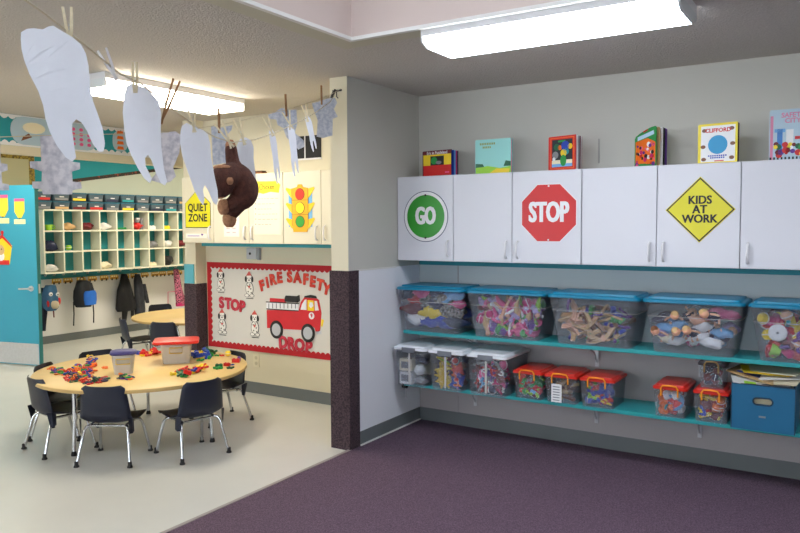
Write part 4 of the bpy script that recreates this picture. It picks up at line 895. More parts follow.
# bins above
yb0 = 5.12
bin_t = None; dkb = clear('smoky_bin', (84, 104, 118), .85, .3); bl = mat('bin_lid', (36, 98, 122), .45, .03, 6)
tintl = ['grey', 'tan', 'maroon', 'red', 'grey', 'yellow', 'grey', 'navy', 'teal', 'grey', 'grey']
for r_ in range(2):
    for c in range(11):
        t = empty('lidded_bin', (CX-.155, yb0+(c+.5)*.245, zt_+.0095+r_*.11), 0, 'smoky bin with a blue-teal lid above the cubbies, %s row, %s from the left' % (['lower', 'upper'][r_], (colw+['tenth', 'eleventh'])[c]), 'bin', 'small lidded bins stacked on top of the cubbies')
        b = B(); L4 = lambda w_, d_, z: [(x, y, z) for x, y in rrect(w_, d_, .015, 2)]
        b.loft([L4(.27, .2, .001), L4(.285, .225, .088)], dkb, False); b.obj('bin_body', t)
        b = B(); b.loft([L4(.30, .24, .0885), L4(.30, .24, .099), L4(.28, .22, .106)], bl, False); b.obj('lid', t)
        b = B(); b.box(.1445, -.03, .042, .147, .03, .054, m_knob); b.obj('name_label', t)
        b = B(); b.box(.1405, -.09, .006, .1435, .09, .034, pc(tintl[(c+r_*3) % 11])); b.obj('contents_tint', t)
# rail with hooks + tags
t = empty('coat_rail', (XL, 5.25, .83), 0, 'teal coat rail with white hooks fixed below the cubbies', 'coat rack')
B().box(.0005, 0, 0, .02, 2.75, .07, m_tealdk).obj('rail_board', t)
HY = [5.61, 5.77, 5.96, 6.13, 6.31, 6.47, 6.65, 6.8, 6.98, 7.16, 7.3, 7.45, 7.6]
for y in [5.36, 5.48]+HY:
    b = B(); b.tube([(.021, y-5.25+.06, .05), (.05, y-5.25+.06, .045), (.065, y-5.25+.06, .06), (.065, y-5.25+.06, .075)], .006, m_steel, 6); b.obj('hook', t)
bus = None
for i, y in enumerate(HY):
    if bus is None:
        bus = empty('bus_name_tag'); b = B(); ym = mat('bus_yellow', (214, 166, 40), .7, .04, 10)
        b.prism([(-.065, -.025), (.065, -.025), (.07, .005), (.05, .035), (-.06, .035)], -.004, 0, ym); b.obj('tag_card', bus)
        b = B()
        for x in (-.045, -.01, .025): b.box(x, -.005, .005, x+.022, -.0041, .024, pc('cream'))
        b.box(-.05, -.005, -.016, .05, -.0041, -.004, pc('brown')); b.obj('windows', bus)
        b = B(); b.prism(circle(-.035, -.028, .013, 10), -.006, -.001, dk).prism(circle(.035, -.028, .013, 10), -.006, -.001, dk); b.obj('wheels', bus); o = bus
    else: o = copy_tree(bus)
    o.location = (XL+.07, y-.06, .80); o.rotation_euler = (0, 0, PI/2)
    tag(o, 'small yellow bus-shaped name tag, number %s along the coat rail from the left' % ['one', 'two', 'three', 'four', 'five', 'six', 'seven', 'eight', 'nine', 'ten', 'eleven', 'twelve', 'thirteen'][i], 'name tag', 'bus-shaped name tags along the coat rail')

def hang_sheet(name, outline, y, x, th, m, label, cat, zc=0, folds=5, amp=.012, rows_=10):
    """garment: outline = list of (halfwidth_left, halfwidth_right, z) from top to bottom; swept into a thick draped body facing +x"""
    b = B(); loops = []
    for (l, r_, z) in outline:
        lp = []; n = 20
        for k in range(n):
            a = 2*PI*k/n; yy = (l+(r_-l)*(.5+.5*math.cos(a))); xx = th*math.sin(a)*.5+amp*math.sin(folds*(yy)/max(.05, r_-l)*3+z*9)
            lp.append((xx, yy, z))
        loops.append(lp)
    b.loft(loops, m, True); t = empty(name, (x, y, zc), 0, label, cat); o = b.obj('cloth_body', t); return t
m_blackcloth = mat('black_cloth', (22, 22, 26), .9, .2, 30, .4, 40)
m_greycloth = mat('charcoal_cloth', (46, 48, 56), .9, .2, 30, .4, 40)
HX = XL+.12
def yz(px, py): p = on(px, py, 'x', HX); return p.y, p.z
def garment(name, rowsp, th, m, label, cat):
    rs = []
    yc, zc = yz((rowsp[0][0]+rowsp[0][1])/2, rowsp[0][2])
    for a, c, py in rowsp:
        l = yz(a, py); r_ = yz(c, py); rs.append((l[0]-yc, r_[0]-yc, l[1]-zc))
    t = empty(name, (HX, yc, zc), 0, label, cat); b = B(); loops = []
    for (l, r_, z) in rs:
        lp = []; n = 24
        for k in range(n):
            a = 2*PI*k/n; yy = l+(r_-l)*(.5+.5*math.cos(a)); lp.append((th*.5*math.sin(a)+.012*math.sin(yy*60+z*7), yy, z))
        loops.append(lp)
    loops = loops[::-1]; b.loft(loops, m, True); o = b.obj('cloth_body', t); return t, yc, zc
def sub(t, yc, zc, rowsp, th, m, name, xo=0):
    b = B(); loops = []
    for a, c, py in rowsp:
        l = yz(a, py); r_ = yz(c, py); loops.append([(xo+th*.5*math.sin(2*PI*k/12), l[0]-yc+(r_[0]-l[0])*(.5+.5*math.cos(2*PI*k/12)), l[1]-zc) for k in range(12)])
    b.loft(loops[::-1], m, True); return b.obj(name, t)
t, a, c = garment('black_coat', [(123, 125, 274), (120, 129, 281), (118, 132, 290), (116, 134, 300), (115.5, 136, 309), (117, 135, 312)], .11, m_blackcloth, 'black coat hanging left of the charcoal one under the cubbies', 'coat')
sub(t, a, c, [(122, 128, 311), (122, 126.5, 320), (122, 125, 325)], .04, m_blackcloth, 'sleeve'); sub(t, a, c, [(131, 134, 300), (131, 134, 316), (131, 133, 318)], .04, m_blackcloth, 'sleeve')
t, a, c = garment('charcoal_coat', [(136.5, 138, 274), (134.5, 141, 281), (134, 143, 290), (134.5, 144, 300), (135, 144.5, 310), (136, 144, 320)], .1, m_greycloth, 'charcoal coat with a loose sleeve beside the black coat', 'coat')
sub(t, a, c, [(141, 144, 284), (142, 146, 293), (144, 147.5, 301), (145, 147.5, 303)], .05, m_greycloth, 'sleeve', .03)
t, a, c = garment('red_jacket', [(38, 40, 219), (37.6, 42, 226), (37.5, 44, 236), (37.5, 45, 247), (37.5, 45.5, 255), (38, 45, 257)], .08, mat('red_cloth', (150, 20, 32), .9, .1, 20), 'dark red jacket hanging beside the left end of the cubbies', 'jacket')
t, a, c = garment('navy_trousers', [(41, 44, 288), (40.5, 46, 296), (40, 47, 310), (40, 46.5, 322), (40.5, 45, 331)], .08, mat('navy_cloth', (26, 28, 48), .9, .1, 20), 'dark navy garment hanging behind the shark-faced backpack', 'coat')
HX = XL+.2
t, a, c = garment('shark_backpack', [(47, 54, 285.5), (43.5, 56.5, 289), (42.5, 58, 296), (43, 59, 303), (44, 58.5, 308), (47, 55, 311)], .13, mat('slate_blue_cloth', (58, 100, 136), .8, .06, 20), 'childs slate blue backpack with a shark face, leftmost under the cubbies', 'backpack')
def disc(t, a, c, px, py, r_, m, name, xo, sx=1, sz=1):
    l = yz(px, py); b = B(); b.ball((0, 0, 0), r_, m, 14, (.35, sx, sz)); return b.obj(name, t, (xo, l[0]-a, l[1]-c))
for px, nm in ((47.7, 0), (54.5, 0)):
    e = disc(t, a, c, px, 294, .026, m_knob, 'eye', .066); disc_ = B().ball((0, 0, 0), .010, dk, 8, (.5, 1, 1)).obj('pupil', e, (.008, 0, -.005))
disc(t, a, c, 52, 304.5, .07, mat('beige_cloth', (196, 184, 160), .8, .05, 20), 'belly_patch', .058, .9, .8)
disc(t, a, c, 47, 303, .05, pc('red'), 'mouth_patch', .045, .6, 1.2); disc(t, a, c, 57.2, 301, .045, pc('red'), 'mouth_patch', .04, .5, 1.1)
sub(t, a, c, [(53, 54.2, 311), (53.5, 54.5, 317.5)], .02, pc('maroon'), 'strap')
t, a, c = garment('blue_backpack', [(79, 85, 280.5), (76, 91, 284), (74.5, 93, 291), (74, 93.5, 298), (74.5, 93, 304), (77, 91, 307.5)], .15, mat('black_nylon', (22, 24, 32), .7, .1, 20), 'black backpack with a bright blue front pocket under the cubbies', 'backpack')
sub(t, a, c, [(82, 92, 291), (80.5, 93.5, 294), (80, 93.8, 300), (81, 93, 305)], .1, mat('bright_blue_cloth', (36, 110, 214), .6, .06, 20), 'front_pocket', .06)
l1 = yz(74.5, 302); l2 = yz(75, 326); l3 = yz(94, 304); l4 = yz(95, 323)
for A_, B_ in ((l1, l2), (l3, l4)): b = B(); b.tube([(-.02, A_[0]-a, A_[1]-c), (-.03, (A_[0]+B_[0])/2-a+.01, (A_[1]+B_[1])/2-c), (-.03, B_[0]-a, B_[1]-c)], .009, m_greycloth, 6); b.obj('strap', t)
b = B(); l1 = yz(82, 281); b.torus((0, 0, 0), .03, .006, m_black, 14, 5, Matrix.Rotation(PI/2, 4, 'Y')); b.obj('grab_loop', t, (0, l1[0]-a, l1[1]-c+.02))
leop = speckle('pink_leopard_cloth', (214, 120, 150), (56, 26, 40), 60, .85, .42, .56, 0)
t, a, c = garment('leopard_bag', [(174.5, 177, 269), (175, 179, 278), (175.5, 181.5, 288), (176, 184.5, 298), (176, 186, 304.5)], .08, leop, 'pink leopard-print bag at the right end of the coat rail', 'bag')
sub(t, a, c, [(175.7, 186.5, 303), (176, 187, 306.5)], .085, pc('magenta'), 'bottom_band')
b = B(); q = [yz(*k) for k in ((176, 291.5), (168, 292), (168, 304))]; b.tube([(0, y-a, z-c) for y, z in q], .005, pc('magenta'), 6); b.obj('pull_handle', t)

# ================================================================== BOOKS ON THE CABINETS
ZK = 1.8465
def book(x0, x1, h, rot, th, name_label, deco, spread=.35, cover=(200, 200, 200), pagec=('white',), shape=None, y=4.53, back=None):
    w = (x1-x0)/math.cos(rot); y += max(0, -math.sin(rot)*w-.03); t = empty('picture_book', (x0, y, ZK), rot, name_label, 'book', 'picture books standing on top of the white cabinets')
    out = shape(w, h) if shape else [(0, 0), (w, 0), (w, h), (0, h)]
    b = B(); cm = flat('cover_%d_%d_%d' % cover, cover, .4); b.prism(out, -.003, 0, cm); deco(b, w, h); b.obj('front_cover', t)
    n = len(pagec)
    for k, pcn in enumerate(pagec):
        f = (k+1)/(n+1); b = B(); wp = w-.004; T = Matrix.Translation((w*0+.002, .001, 0)) @ Matrix.Rotation(spread*f, 4, 'Z')
        o2 = [(x*.985, z*.985) for x, z in out]; b.prism(o2, -.0012, .0012, pc(pcn), T); b.obj('page', t)
    b = B(); T = Matrix.Translation((.0, .003, 0)) @ Matrix.Rotation(spread, 4, 'Z'); b.prism(out, 0, .003, back or cm, T); b.obj('back_cover', t)
    b = B(); b.box(-.004, -.003, 0.0, 0, .006, out[-1][1]*.98, cm); b.obj('spine', t)
    return t
def k1(b, w, h):
    b.box(.002, -.0036, h*.84, w-.002, -.003, h-.002, pc('maroon')).box(.004, -.0036, h*.42, w-.004, -.003, h*.84, pc('yellow')).box(.004, -.0036, .003, w-.004, -.003, h*.42, pc('red'))
    b.box(w*.27, -.0042, h*.42, w*.74, -.0036, h*.78, pc('black')).prism(circle(w*.4, h*.6, .026, 12, 1.1, 1), -.0046, -.0042, pc('green')).prism(circle(w*.56, h*.52, .02, 12, 1.3, .6), -.005, -.0046, pc('grey'))
    text_into(b, 'Eric in Puzzleland', .03, w*.5, h*.905, -.0036, m_knob, .0006, .86, .0005); b.box(w*.78, -.004, h*.1, w*.92, -.0036, h*.15, pc('pink'))
def k2(b, w, h):
    b.prism([(0, .002), (w, .002), (w, h*.2), (w*.7, h*.15), (w*.35, h*.22), (0, h*.18)], -.0036, -.003, pc('lime')); b.prism([(0, h*.18), (w*.25, h*.2), (w*.2, h*.28), (.0, h*.3)], -.0042, -.003, pc('dkgreen')); b.prism([(w*.8, h*.2), (w, h*.2), (w, h*.33), (w*.86, h*.36)], -.0042, -.003, pc('dkgreen'))
    b.prism([(w*.4, .002), (w*.95, .002), (w*.98, h*.12), (w*.6, h*.14)], -.0042, -.0036, pc('yellow'))
    for x0, x1, z in ((.12, .56, .84), (.2, .44, .74)):
        x = x0
        while x < x1: b.box(w*x, -.0036, h*z, w*(x+.035), -.003, h*(z+.06), flat('olive_ink', (150, 160, 90), .6)); x += .05
def k3(b, w, h):
    b.box(w*.06, -.0035, h*.045, w*.94, -.003, h*.955, pc('orange')).box(w*.085, -.004, h*.065, w*.915, -.0035, h*.935, pc('red')).box(w*.12, -.0045, h*.1, w*.88, -.004, h*.9, flat('dusk_picture', (28, 40, 46), .5))
    b.box(w*.12, -.005, h*.1, w*.88, -.0045, h*.19, pc('skyblue')).box(w*.12, -.005, h*.19, w*.88, -.0045, h*.3, pc('cream'))
    for x, z, r_, c in ((.3, .68, .022, 'dkgreen'), (.42, .66, .016, 'orange'), (.62, .7, .032, 'blue'), (.8, .68, .018, 'yellow'), (.66, .54, .02, 'teal'), (.56, .5, .024, 'yellow'), (.25, .45, .024, 'grey'), (.2, .34, .012, 'white')): b.prism(circle(w*x, h*z, r_, 12), -.0055, -.0045, pc(c))
    b.prism(circle(w*.55, h*.28, .026, 14, .9, 1.4), -.006, -.005, pc('green')); b.box(w*.35, -.005, h*.82, w*.62, -.0045, h*.87, pc('green'))
def k4(b, w, h):
    b.prism([(w*.03, h*.1), (w*.97, h*.05), (w*.97, h*.6), (w*.6, h*.72), (w*.03, h*.66)], -.0036, -.003, pc('orange')); b.prism([(w*.12, h*.68), (w*.9, h*.8), (w*.88, h*.9), (w*.12, h*.78)], -.0036, -.003, flat('title_band', (180, 206, 230), .5))
    b.prism([(w*.4, h*.87), (w*.62, h*.92), (w*.6, h*.95), (w*.4, h*.91)], -.0042, -.003, pc('red'))
    rr = random.Random(3)
    for k in range(46):
        x, z = rr.uniform(.08, .92), rr.uniform(.03, .6); c = rr.choice(['purple', 'pink', 'maroon', 'black', 'white', 'orange', 'magenta', 'tan', 'orange', 'red']); b.prism(circle(w*x, h*z, rr.uniform(.006, .016), 8), -.004-.0004*(k % 4)-.0001, -.0036, pc(c))
def k5(b, w, h):
    b.box(w*.06, -.0036, h*.03, w*.94, -.003, h*.94, pc('white')); b.prism(circle(w*.5, h*.46, w*.25, 32), -.0042, -.0036, flat('cover_blue', (40, 150, 200), .5))
    text_into(b, 'CLIFFORD', .031, w*.5, h*.82, -.0036, pc('red'), .0012, 1.0, .0006)
    for z0, n_, s in ((.165, 9, 'blue'), (.115, 7, 'blue')):
        for k in range(n_): b.box(w*(.5+(k-n_/2)*.055), -.004, h*z0, w*(.5+(k-n_/2)*.055+.04), -.0036, h*(z0+.035), pc(s))
    b.box(w*.42, -.004, h*.04, w*.66, -.0036, h*.065, pc('red'))
    for x, z in ((.15, .83), (.85, .85), (.12, .42), (.88, .47), (.14, .1), (.86, .12)): b.prism(circle(w*x, h*z, .012, 10, 1.2, .9), -.004, -.0036, pc('brown'))
def k6(b, w, h):
    b.box(0.001, -.0036, .002, w*.07, -.003, h*.88, flat('dusty_pink', (214, 130, 160), .5)); text_into(b, 'SAFETY', .036, w*.5, h*.88, -.003, flat('dusty_pink', (214, 130, 160), .5), .001, .95, .0006); text_into(b, 'CITY', .036, w*.5, h*.77, -.003, flat('dusty_pink', (0, 0, 0)), .001, 1., .0006)
    b.box(w*.16, -.0036, h*.16, w*.28, -.003, h*.62, flat('cover_mid_blue', (70, 130, 200), .5)); b.box(w*.1, -.0036, h*.55, w*.34, -.003, h*.62, pc('skyblue')); b.box(w*.36, -.0036, h*.15, w*.52, -.003, h*.6, pc('white')); b.box(w*.55, -.0036, h*.4, w, -.003, h*.46, pc('red'))
    b.prism([(w*.8, h*.6), (w, h*.5), (w, h*.85), (w*.88, h*.8)], -.0042, -.003, flat('violet', (90, 80, 190), .5))
    rr = random.Random(5)
    for k in range(30): b.prism(circle(w*rr.uniform(.1, .95), h*rr.uniform(.1, .32), rr.uniform(.008, .018), 8), -.004-.0003*(k % 3)-.0001, -.003, pc(rr.choice(['green', 'red', 'yellow', 'maroon', 'teal', 'purple', 'dkgreen'])))
    for k in range(12): b.box(w*(k/12), -.0042, .003, w*(k/12+.04), -.003, h*.06, pc('black'))
book(-2.66, -2.41, .178, -.14, .02, 'red and yellow picture book, leftmost on the cabinets', k1, .45, (60, 40, 60), ('blue', 'skyblue', 'magenta'))
book(-2.238, -1.98, .23, .0, .02, 'pale teal picture book with green ground, second from the left', k2, .12, (150, 214, 208), ('white', 'pink'))
book(-1.723, -1.525, .218, -.28, .02, 'red-framed picture book with a dark scene, above the red octagonal sign', k3, .7, (200, 40, 40), ('white', 'grey', 'maroon', 'white', 'dkgreen'))
def arch(w, h): return [(0, 0), (w, 0), (w, h*.97), (w*.94, h), (w*.75, h*.985), (w*.5, h*.94), (w*.2, h*.86), (w*.03, h*.8), (0, h*.77)]
def wavy(w, h): return [(0, 0), (w, 0), (w*.97, h*.2), (w, h*.35), (w*.96, h*.5), (w, h*.65), (w*.97, h*.8), (w*.99, h*.93), (w*.9, h), (w*.5, h*.98), (0, h*.95)]
book(-1.185, -1.035, .235, -.62, .02, 'orange shaped board book with thick pages fanned open', k4, 1.2, (40, 140, 70), ('tan', 'white', 'black', 'purple', 'purple', 'orange', 'tan'), arch)
book(-.805, -.594, .225, -.15, .02, 'white book with yellow edges and a blue circle, above the diamond sign', k5, .45, (236, 214, 40), ('black', 'maroon', 'black'))
book(-.435, -.215, .275, .03, .02, 'tall pale book with pink title at the right edge of the picture', k6, .3, (176, 200, 214), ('white', 'white'))

# ================================================================== CLOTHESLINES
def idep(px): return .671-.001636*(px-60)
FL = [(-60, -75), (0, -19), (25, 0), (45, 14), (60, 26), (82, 43), (103, 60), (120, 74), (140, 83), (160, 99), (180, 115), (200, 129), (215, 137), (232, 142.5), (255, 139.5), (275, 132.5), (288, 127), (302, 120.5), (315, 113), (330, 102), (341, 93.5)]
pts = [at(x, y, 1/idep(x)) for x, y in FL]
endp = Vector((XP-.10, YP-.002, pts[-1].z)); pts[-1] = endp
b = B(); b.tube(pts, .0022, m_rope, 6); tag(b.obj('clothesline'), 'front white string carrying the paper teeth to the pier', 'string')
def rdep(px): return .208+.0004*(341-px)
RL = [(-60, 138), (0, 137), (60, 135), (120, 134), (170, 132), (220, 125), (240, 121), (267, 114), (290, 109), (315, 101), (330, 95), (340, 90)]
pts2 = [at(x, y, 1/rdep(x)) for x, y in RL]; pts2[-1] = Vector((XP-.05, YP-.002, pts2[-1].z))
b = B(); b.tube(pts2, .002, m_rope, 6); tag(b.obj('clothesline'), 'rear string carrying the grey printed paper shapes to the pier', 'string')
t = empty('wall_hook', (XP-.07, YP, on(343, 91, 'y', YP).z), 0, 'small dark metal hook where the strings meet the pier', 'hook')
B().box(-.045, -.006, .0, .03, -.0005, .012, flat('dark_metal', (50, 44, 40), .4)).obj('mounting_plate', t); B().tube([(0, -.006, .005), (0, -.02, -.0), (0, -.02, -.035), (.005, -.01, -.045)], .004, flat('dark_metal', (0, 0, 0)), 6).obj('hook_arm', t)
t = empty('wall_hook', (XP-.105, YP, on(334, 95, 'y', YP).z), 0, 'small dark spring clip left of the pier hook', 'hook'); B().tube([(-.02, -.012, -.04), (-.01, -.008, .0), (.02, -.012, .03)], .009, flat('dark_metal', (0, 0, 0)), 6).obj('clip_body', t)

def paper_from_px(name, poly, px0, yaw_off, m, label, cat, dep, n=None, bend=.01, width_scale=1., tooth_full=None, group=None):
    """cut paper hanging in a plane facing roughly back at the room; poly traced in the view then given its distance"""
    d = dep; cx = sum(p[0] for p in poly)/len(poly); top = min(p[1] for p in poly)
    o = at(cx, top, d); k = d/FPX
    t = empty(name, o, 0, label, cat, group)
    ang = YAW+yaw_off; ex = Vector((math.cos(ang), math.sin(ang), 0)); ny = Vector((math.sin(ang), -math.cos(ang), 0))
    loc = [((x-cx)*k*width_scale, -(y-top)*k) for x, y in poly]
    b = B(); b.prism(loc, -.0006, .0006, m); me = b.obj('paper_shape', t); me.rotation_euler = (0, 0, ang)
    bm_fix(me, bend, len(label) % 7); return t, o, ex, ny
def bm_fix(o, bend, seed):
    import bmesh
    me = o.data; bm = bmesh.new(); bm.from_mesh(me); bmesh.ops.triangulate(bm, faces=[f for f in bm.faces if len(f.verts) > 4])
    bmesh.ops.subdivide_edges(bm, edges=[e for e in bm.edges if e.calc_length() > .03], cuts=2, use_grid_fill=False)
    for v in bm.verts: v.co.y += bend*math.sin(v.co.x*26+seed)*.6+bend*math.sin(v.co.z*17+seed*2+v.co.x*9)*.7 + bend*1.5*(v.co.z/.25)**2*math.cos(seed)
    bm.normal_update(); bm.to_mesh(me); bm.free()
PEG = None
def peg(p, tilt, yawo, label, m=m_wood, L=.075, spread=.18):
    t = empty('clothes_peg', p, 0, label, 'clothes peg', 'wooden clothes pegs on the strings')
    t.rotation_euler = (0, tilt, YAW+yawo)
    for s in (-1, 1):
        b = B(); w_ = .0045; T = Matrix.Rotation(s*spread, 4, 'Y')
        b.add([(s*.0002, -w_, -L*.45), (s*.006, -w_, -L*.45), (s*.008, -w_, 0), (s*.006, -w_, L*.55), (s*.001, -w_, L*.55), (s*.002, -w_, 0), (s*.0002, w_, -L*.45), (s*.006, w_, -L*.45), (s*.008, w_, 0), (s*.006, w_, L*.55), (s*.001, w_, L*.55), (s*.002, w_, 0)],
              [(0, 1, 2, 3, 4, 5), (11, 10, 9, 8, 7, 6), (1, 0, 6, 7), (2, 1, 7, 8), (3, 2, 8, 9), (4, 3, 9, 10), (5, 4, 10, 11), (0, 5, 11, 6)], m, False, T)
        b.obj('peg_half', t)
    b = B(); b.torus((0, 0, 0), .004, .0012, m_steel, 10, 4, Matrix.Rotation(PI/2, 4, 'X')); b.obj('spring', t)
    return t
tooth1 = [(22.5, 40), (23, 33), (29, 29.5), (36, 29), (44, 30), (49, 27), (54, 26), (62, 31), (72, 37), (80, 44), (84.5, 53), (87, 65), (87.5, 85), (90, 100), (94, 113), (98, 128), (99, 142), (97, 150), (92, 150), (87, 143), (82, 130), (77, 121), (72, 118), (68, 122), (67, 130), (68, 145), (69, 156), (65, 160), (59, 156), (51, 144), (45, 130), (42, 118), (41, 105), (37, 90), (29.5, 74), (25, 60), (23, 50)]
tooth2 = [(123.5, 94), (126, 86), (131, 83), (138, 85), (145, 87.5), (152, 94), (158, 101), (160.5, 112), (160, 130), (161, 148), (163, 168), (166, 181), (164, 185.5), (160, 183), (155, 172), (151, 160), (147.5, 154.5), (144.5, 158), (145, 166), (148, 172), (151, 178), (149, 183), (143, 178), (137, 168), (131, 156), (126, 144), (123.5, 128), (122, 112)]
tooth3 = [(181, 132), (182.5, 126), (187, 123), (192, 125.5), (197, 127.5), (203, 130), (207.5, 134), (209.5, 143), (210.5, 158), (213, 175), (215.5, 190), (215.5, 199), (213.5, 205), (210, 201), (206.5, 191), (203, 184.5), (201, 189), (202, 199), (200.5, 205), (197, 200), (192.5, 190), (189, 178), (185, 165), (182, 155), (180.5, 143)]
tooth4 = [(236.5, 145), (240, 138.5), (245, 137), (250.5, 140), (253, 147), (252.8, 158), (254.5, 172), (255.5, 184), (254, 191), (251, 190), (248, 182), (245.5, 179), (243, 184), (242, 192), (239.5, 192), (237.5, 182), (237, 168), (236, 155)]
TG = 'white paper teeth pegged along the front string'
def hangtooth(poly, lab, off, nm='paper_tooth'):
    cx = sum(p[0] for p in poly)/len(poly); return paper_from_px(nm, poly, 0, off, m_cut, lab, 'paper tooth', 1/idep(cx), None, .006, 1/math.cos(off) if abs(off) < 1.3 else 1., None, TG)
hangtooth(tooth1, 'largest white paper tooth, nearest the camera at the upper left', .02)
hangtooth(tooth2, 'second white paper tooth hanging in front of the left ceiling light', .02)
hangtooth(tooth3, 'third white paper tooth hanging in front of the quiet zone sign', .02)
hangtooth(tooth4, 'white paper tooth right behind the brown plush toy', .02)
# the three far teeth are turned almost edge-on
def slim(px, top, bot, w, lab, off=1.25, lean=0):
    d = 1/idep(px); hh = (bot-top)*d/FPX; bx = [( (x-60)/77., (y-26)/134.) for x, y in tooth1]; Wd = w*d/FPX/abs(math.cos(off))
    o = at(px, top, d); t = empty('paper_tooth', o, 0, lab, 'paper tooth', TG)
    b = B(); b.prism([(x*Wd, -y*hh) for x, y in bx], -.0006, .0006, m_cut); me = b.obj('paper_shape', t); me.rotation_euler = (0, lean, YAW+off); bm_fix(me, .006, 3); return t
slim(272, 128, 184, 5.2, 'slim turned paper tooth right of the plush toy, first of three', 1.12, -.10)
slim(291.5, 124, 177, 6.5, 'slim turned paper tooth in the middle of three near the pier', 1.1, -.04)
slim(308, 115, 152, 5.5, 'slim turned paper tooth nearest the pier', 1.1, -.2)
# pegs on the front line
def pegat(px, py, tilt, lab, m=m_wood, spread=.18, yawo=.3, rear=False, L=.075):
    d = 1/(rdep(px) if rear else idep(px)); peg(at(px, py, d-.008), tilt, yawo, lab, m, L, spread)
pegat(69, 27, -.06, 'wooden peg holding the largest paper tooth', spread=.12)
pegat(110, 66, -.42, 'white tilted peg on the string between the two nearest teeth', m_knob, .16)
pegat(135, 79, 0, 'pale peg holding the second paper tooth', spread=.03)
pegat(168, 104, .35, 'brown peg hanging open in front of the left ceiling light', m_woodd, .08, L=.13)
pegat(193, 121, -.1, 'pale peg holding the third paper tooth', spread=.2)
pegat(226, 136, -.5, 'peg gripping the paw of the brown plush toy', spread=.2, L=.1)
pegat(241, 133, -.3, 'peg holding the paper tooth behind the plush toy', spread=.15, L=.1)
pegat(269.5, 127, -.4, 'peg on the first slim tooth right of the plush toy', L=.09)
pegat(289, 121, -.3, 'peg on the middle slim tooth', spread=.3, L=.09)
pegat(306, 114, -.25, 'peg on the slim tooth nearest the pier', L=.09)
pegat(219, 122, 0, 'brown peg on the rear string above the plush toy', m_woodd, .02, 1.4, True, .13)
pegat(286, 106.5, -.1, 'brown peg on the second grey paper from the pier', m_woodd, .02, 1.4, True, .13)
pegat(321.5, 96, .0, 'brown peg on the grey paper nearest the pier', m_woodd, .02, 1.4, True, .12)
# grey printed papers on the rear line
GG = 'grey printed paper shapes on the rear string'
def z3(l): return [(x/4, 130+y/4) for x, y in l]
def z4(l): return [(150+x/4, 90+y/4) for x, y in l]
GP = [(z3([(165, 20), (280, 20), (280, 125), (312, 130), (312, 155), (280, 165), (280, 205), (312, 208), (315, 232), (278, 240), (275, 256), (165, 256), (160, 235), (125, 232), (125, 205), (162, 205), (165, 165), (120, 150), (120, 125), (165, 125)]), 'grey cross-shaped paper hanging below the largest tooth', .1),
      ([(-22, 136), (0, 136), (0, 163), (6, 164), (6, 170), (0, 172), (0, 183), (6, 184), (6, 190), (-22, 190)], 'grey cross-shaped paper cut off by the left edge', .1),
      (z3([(640, 10), (700, 5), (722, 20), (715, 90), (690, 150), (700, 185), (680, 205), (650, 215), (600, 200), (640, 150)]), 'grey printed paper between the second and third teeth', .1),
      (z4([(245, 145), (285, 150), (330, 140), (325, 160), (305, 180), (300, 290), (250, 300)]), 'plain grey paper behind the plush toy', .1),
      (z4([(470, 100), (500, 90), (525, 72), (560, 80), (585, 78), (588, 130), (578, 170), (612, 200), (615, 225), (590, 237), (570, 210), (545, 190), (530, 150), (510, 140), (505, 118), (480, 115)]), 'grey and blue printed paper, second from the pier on the rear string', .1),
      (z4([(648, 55), (680, 45), (705, 35), (740, 30), (748, 50), (735, 75), (750, 105), (730, 115), (728, 180), (690, 190), (665, 185), (670, 120), (655, 80)]), 'grey and blue printed paper nearest the pier on the rear string', .1)]
m_bluep = speckle('blue_printed_paper', (206, 209, 216), (176, 183, 198), 55, .9, .36, .6, .1)
for i, (poly, lab, off) in enumerate(GP):
    cx = sum(p[0] for p in poly)/len(poly); paper_from_px('printed_paper', poly, 0, off, m_bluep if i > 2 else m_greyp, lab, 'paper shape', 1/rdep(cx), None, .004, 1/math.cos(off), None, GG)

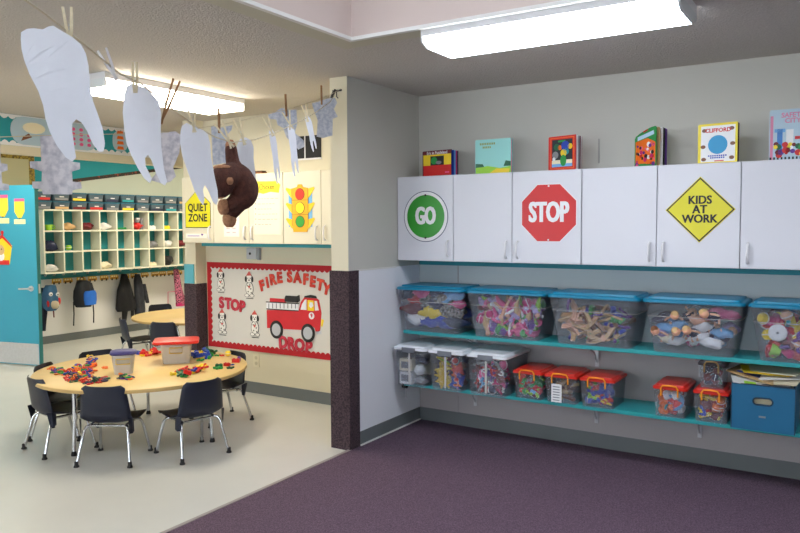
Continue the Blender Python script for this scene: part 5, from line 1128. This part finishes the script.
# ================================================================== PLUSH TOY (one skinned body)
def plush():
    D = 2.66; q = lambda x, y, dd=0.: at(x, y, D+dd)
    o0 = q(238, 175); t = empty('plush_monkey', o0, 0, 'brown plush monkey with tan paws hung by one arm from the string', 'stuffed toy')
    k = D/FPX
    chains = [[(231, 149, 0, 5.8), (232, 158, 0, 6.2), (234, 168, 0, 7.5), (240, 178, 0, 12), (244, 188, 0, 13.5), (244, 195, 0, 12.5)],     # arm and trunk
              [(234, 172, -.02, 9), (226, 177, -.05, 12), (221, 182, -.07, 12.5), (220, 188, -.07, 10)],                              # head
              [(243, 198, 0, 11), (236, 203, -.01, 8.5), (229, 206, -.03, 6.5)],                                                # leg
              [(240, 203, .03, 8), (233, 211, .03, 7), (230, 215, .03, 6)],                                                       # other leg
              [(226, 188, -.05, 6), (221, 194, -.06, 4)]]                                                                         # far arm
    mb = bpy.data.metaballs.new('body'); mb.resolution = .009; mb.render_resolution = .009; mb.threshold = .1
    for c in chains:
        for (a, b2) in zip(c[:-1], c[1:]):
            n = 4
            for i in range(n+1):
                f = i/n; v = [a[z]*(1-f)+b2[z]*f for z in range(4)]; e = mb.elements.new(); e.co = q(v[0], v[1], v[2])-o0; e.radius = v[3]*k*1.24; e.stiffness = 2.
    mo = bpy.data.objects.new('body_meta', mb); COL.objects.link(mo); bpy.context.view_layer.update()
    me = bpy.data.meshes.new_from_object(mo.evaluated_get(bpy.context.evaluated_depsgraph_get())); bpy.data.objects.remove(mo); bpy.data.metaballs.remove(mb)
    me.materials.clear(); me.materials.append(m_plush); me.polygons.foreach_set('use_smooth', [True]*len(me.polygons))
    print('PLUSH verts', len(me.vertices))
    o = bpy.data.objects.new('body', me); COL.objects.link(o); o.parent = t
    def part(n, c, r, m, sz=(1, 1, 1)): b = B(); b.ball((0, 0, 0), r, m, 14, sz); return b.obj(n, t, c-o0)
    part('paw', q(230.5, 146), .021, m_tan, (.9, .9, 1.2))
    part('foot', q(223.5, 207, -.045), .024, m_tan, (.9, .9, 1.3)); part('foot', q(229.5, 219, .03), .026, m_tan, (1, 1, 1.3)); part('paw', q(220, 196.5, -.07), .013, m_tan, (1.5, 1, .7))
    part('face_patch', q(222, 167.5, -.065), .03, m_tan, (1.2, .9, .35)); part('ear', q(230, 181, -.11), .016, m_tan, (.6, .9, .9))
plush()

# dark items on top of the left cabinets
for px, w_, lab in ((256, .05, 'left'), (263, .07, 'right')):
    p = on(px, 171, 'y', 4.55); b = B(); b.box(-w_/2, -.03, 0, w_/2, .03, .016, pc('brown')); b.box(-w_/2+.006, -.024, .0161, w_/2-.006, .024, .024, pc('black'))
    tag(b.obj('small_box', None, (p.x, 4.53, 1.931)), 'small dark box on top of the cream cabinets, %s of the two' % lab, 'box')

# ================================================================== WORLD / VIEW
wd = bpy.data.worlds.new('world'); scene.world = wd; wd.use_nodes = True; nt = wd.node_tree; bg = nt.nodes['Background']
bg.inputs['Color'].default_value = (.86, .93, 1.0, 1); bg.inputs['Strength'].default_value = 9.0   # bright overcast daylight
vs = scene.view_settings; vs.view_transform = 'Standard'; vs.look = 'None'; vs.gamma = 1; vs.use_curve_mapping = False; vs.exposure = 0.1
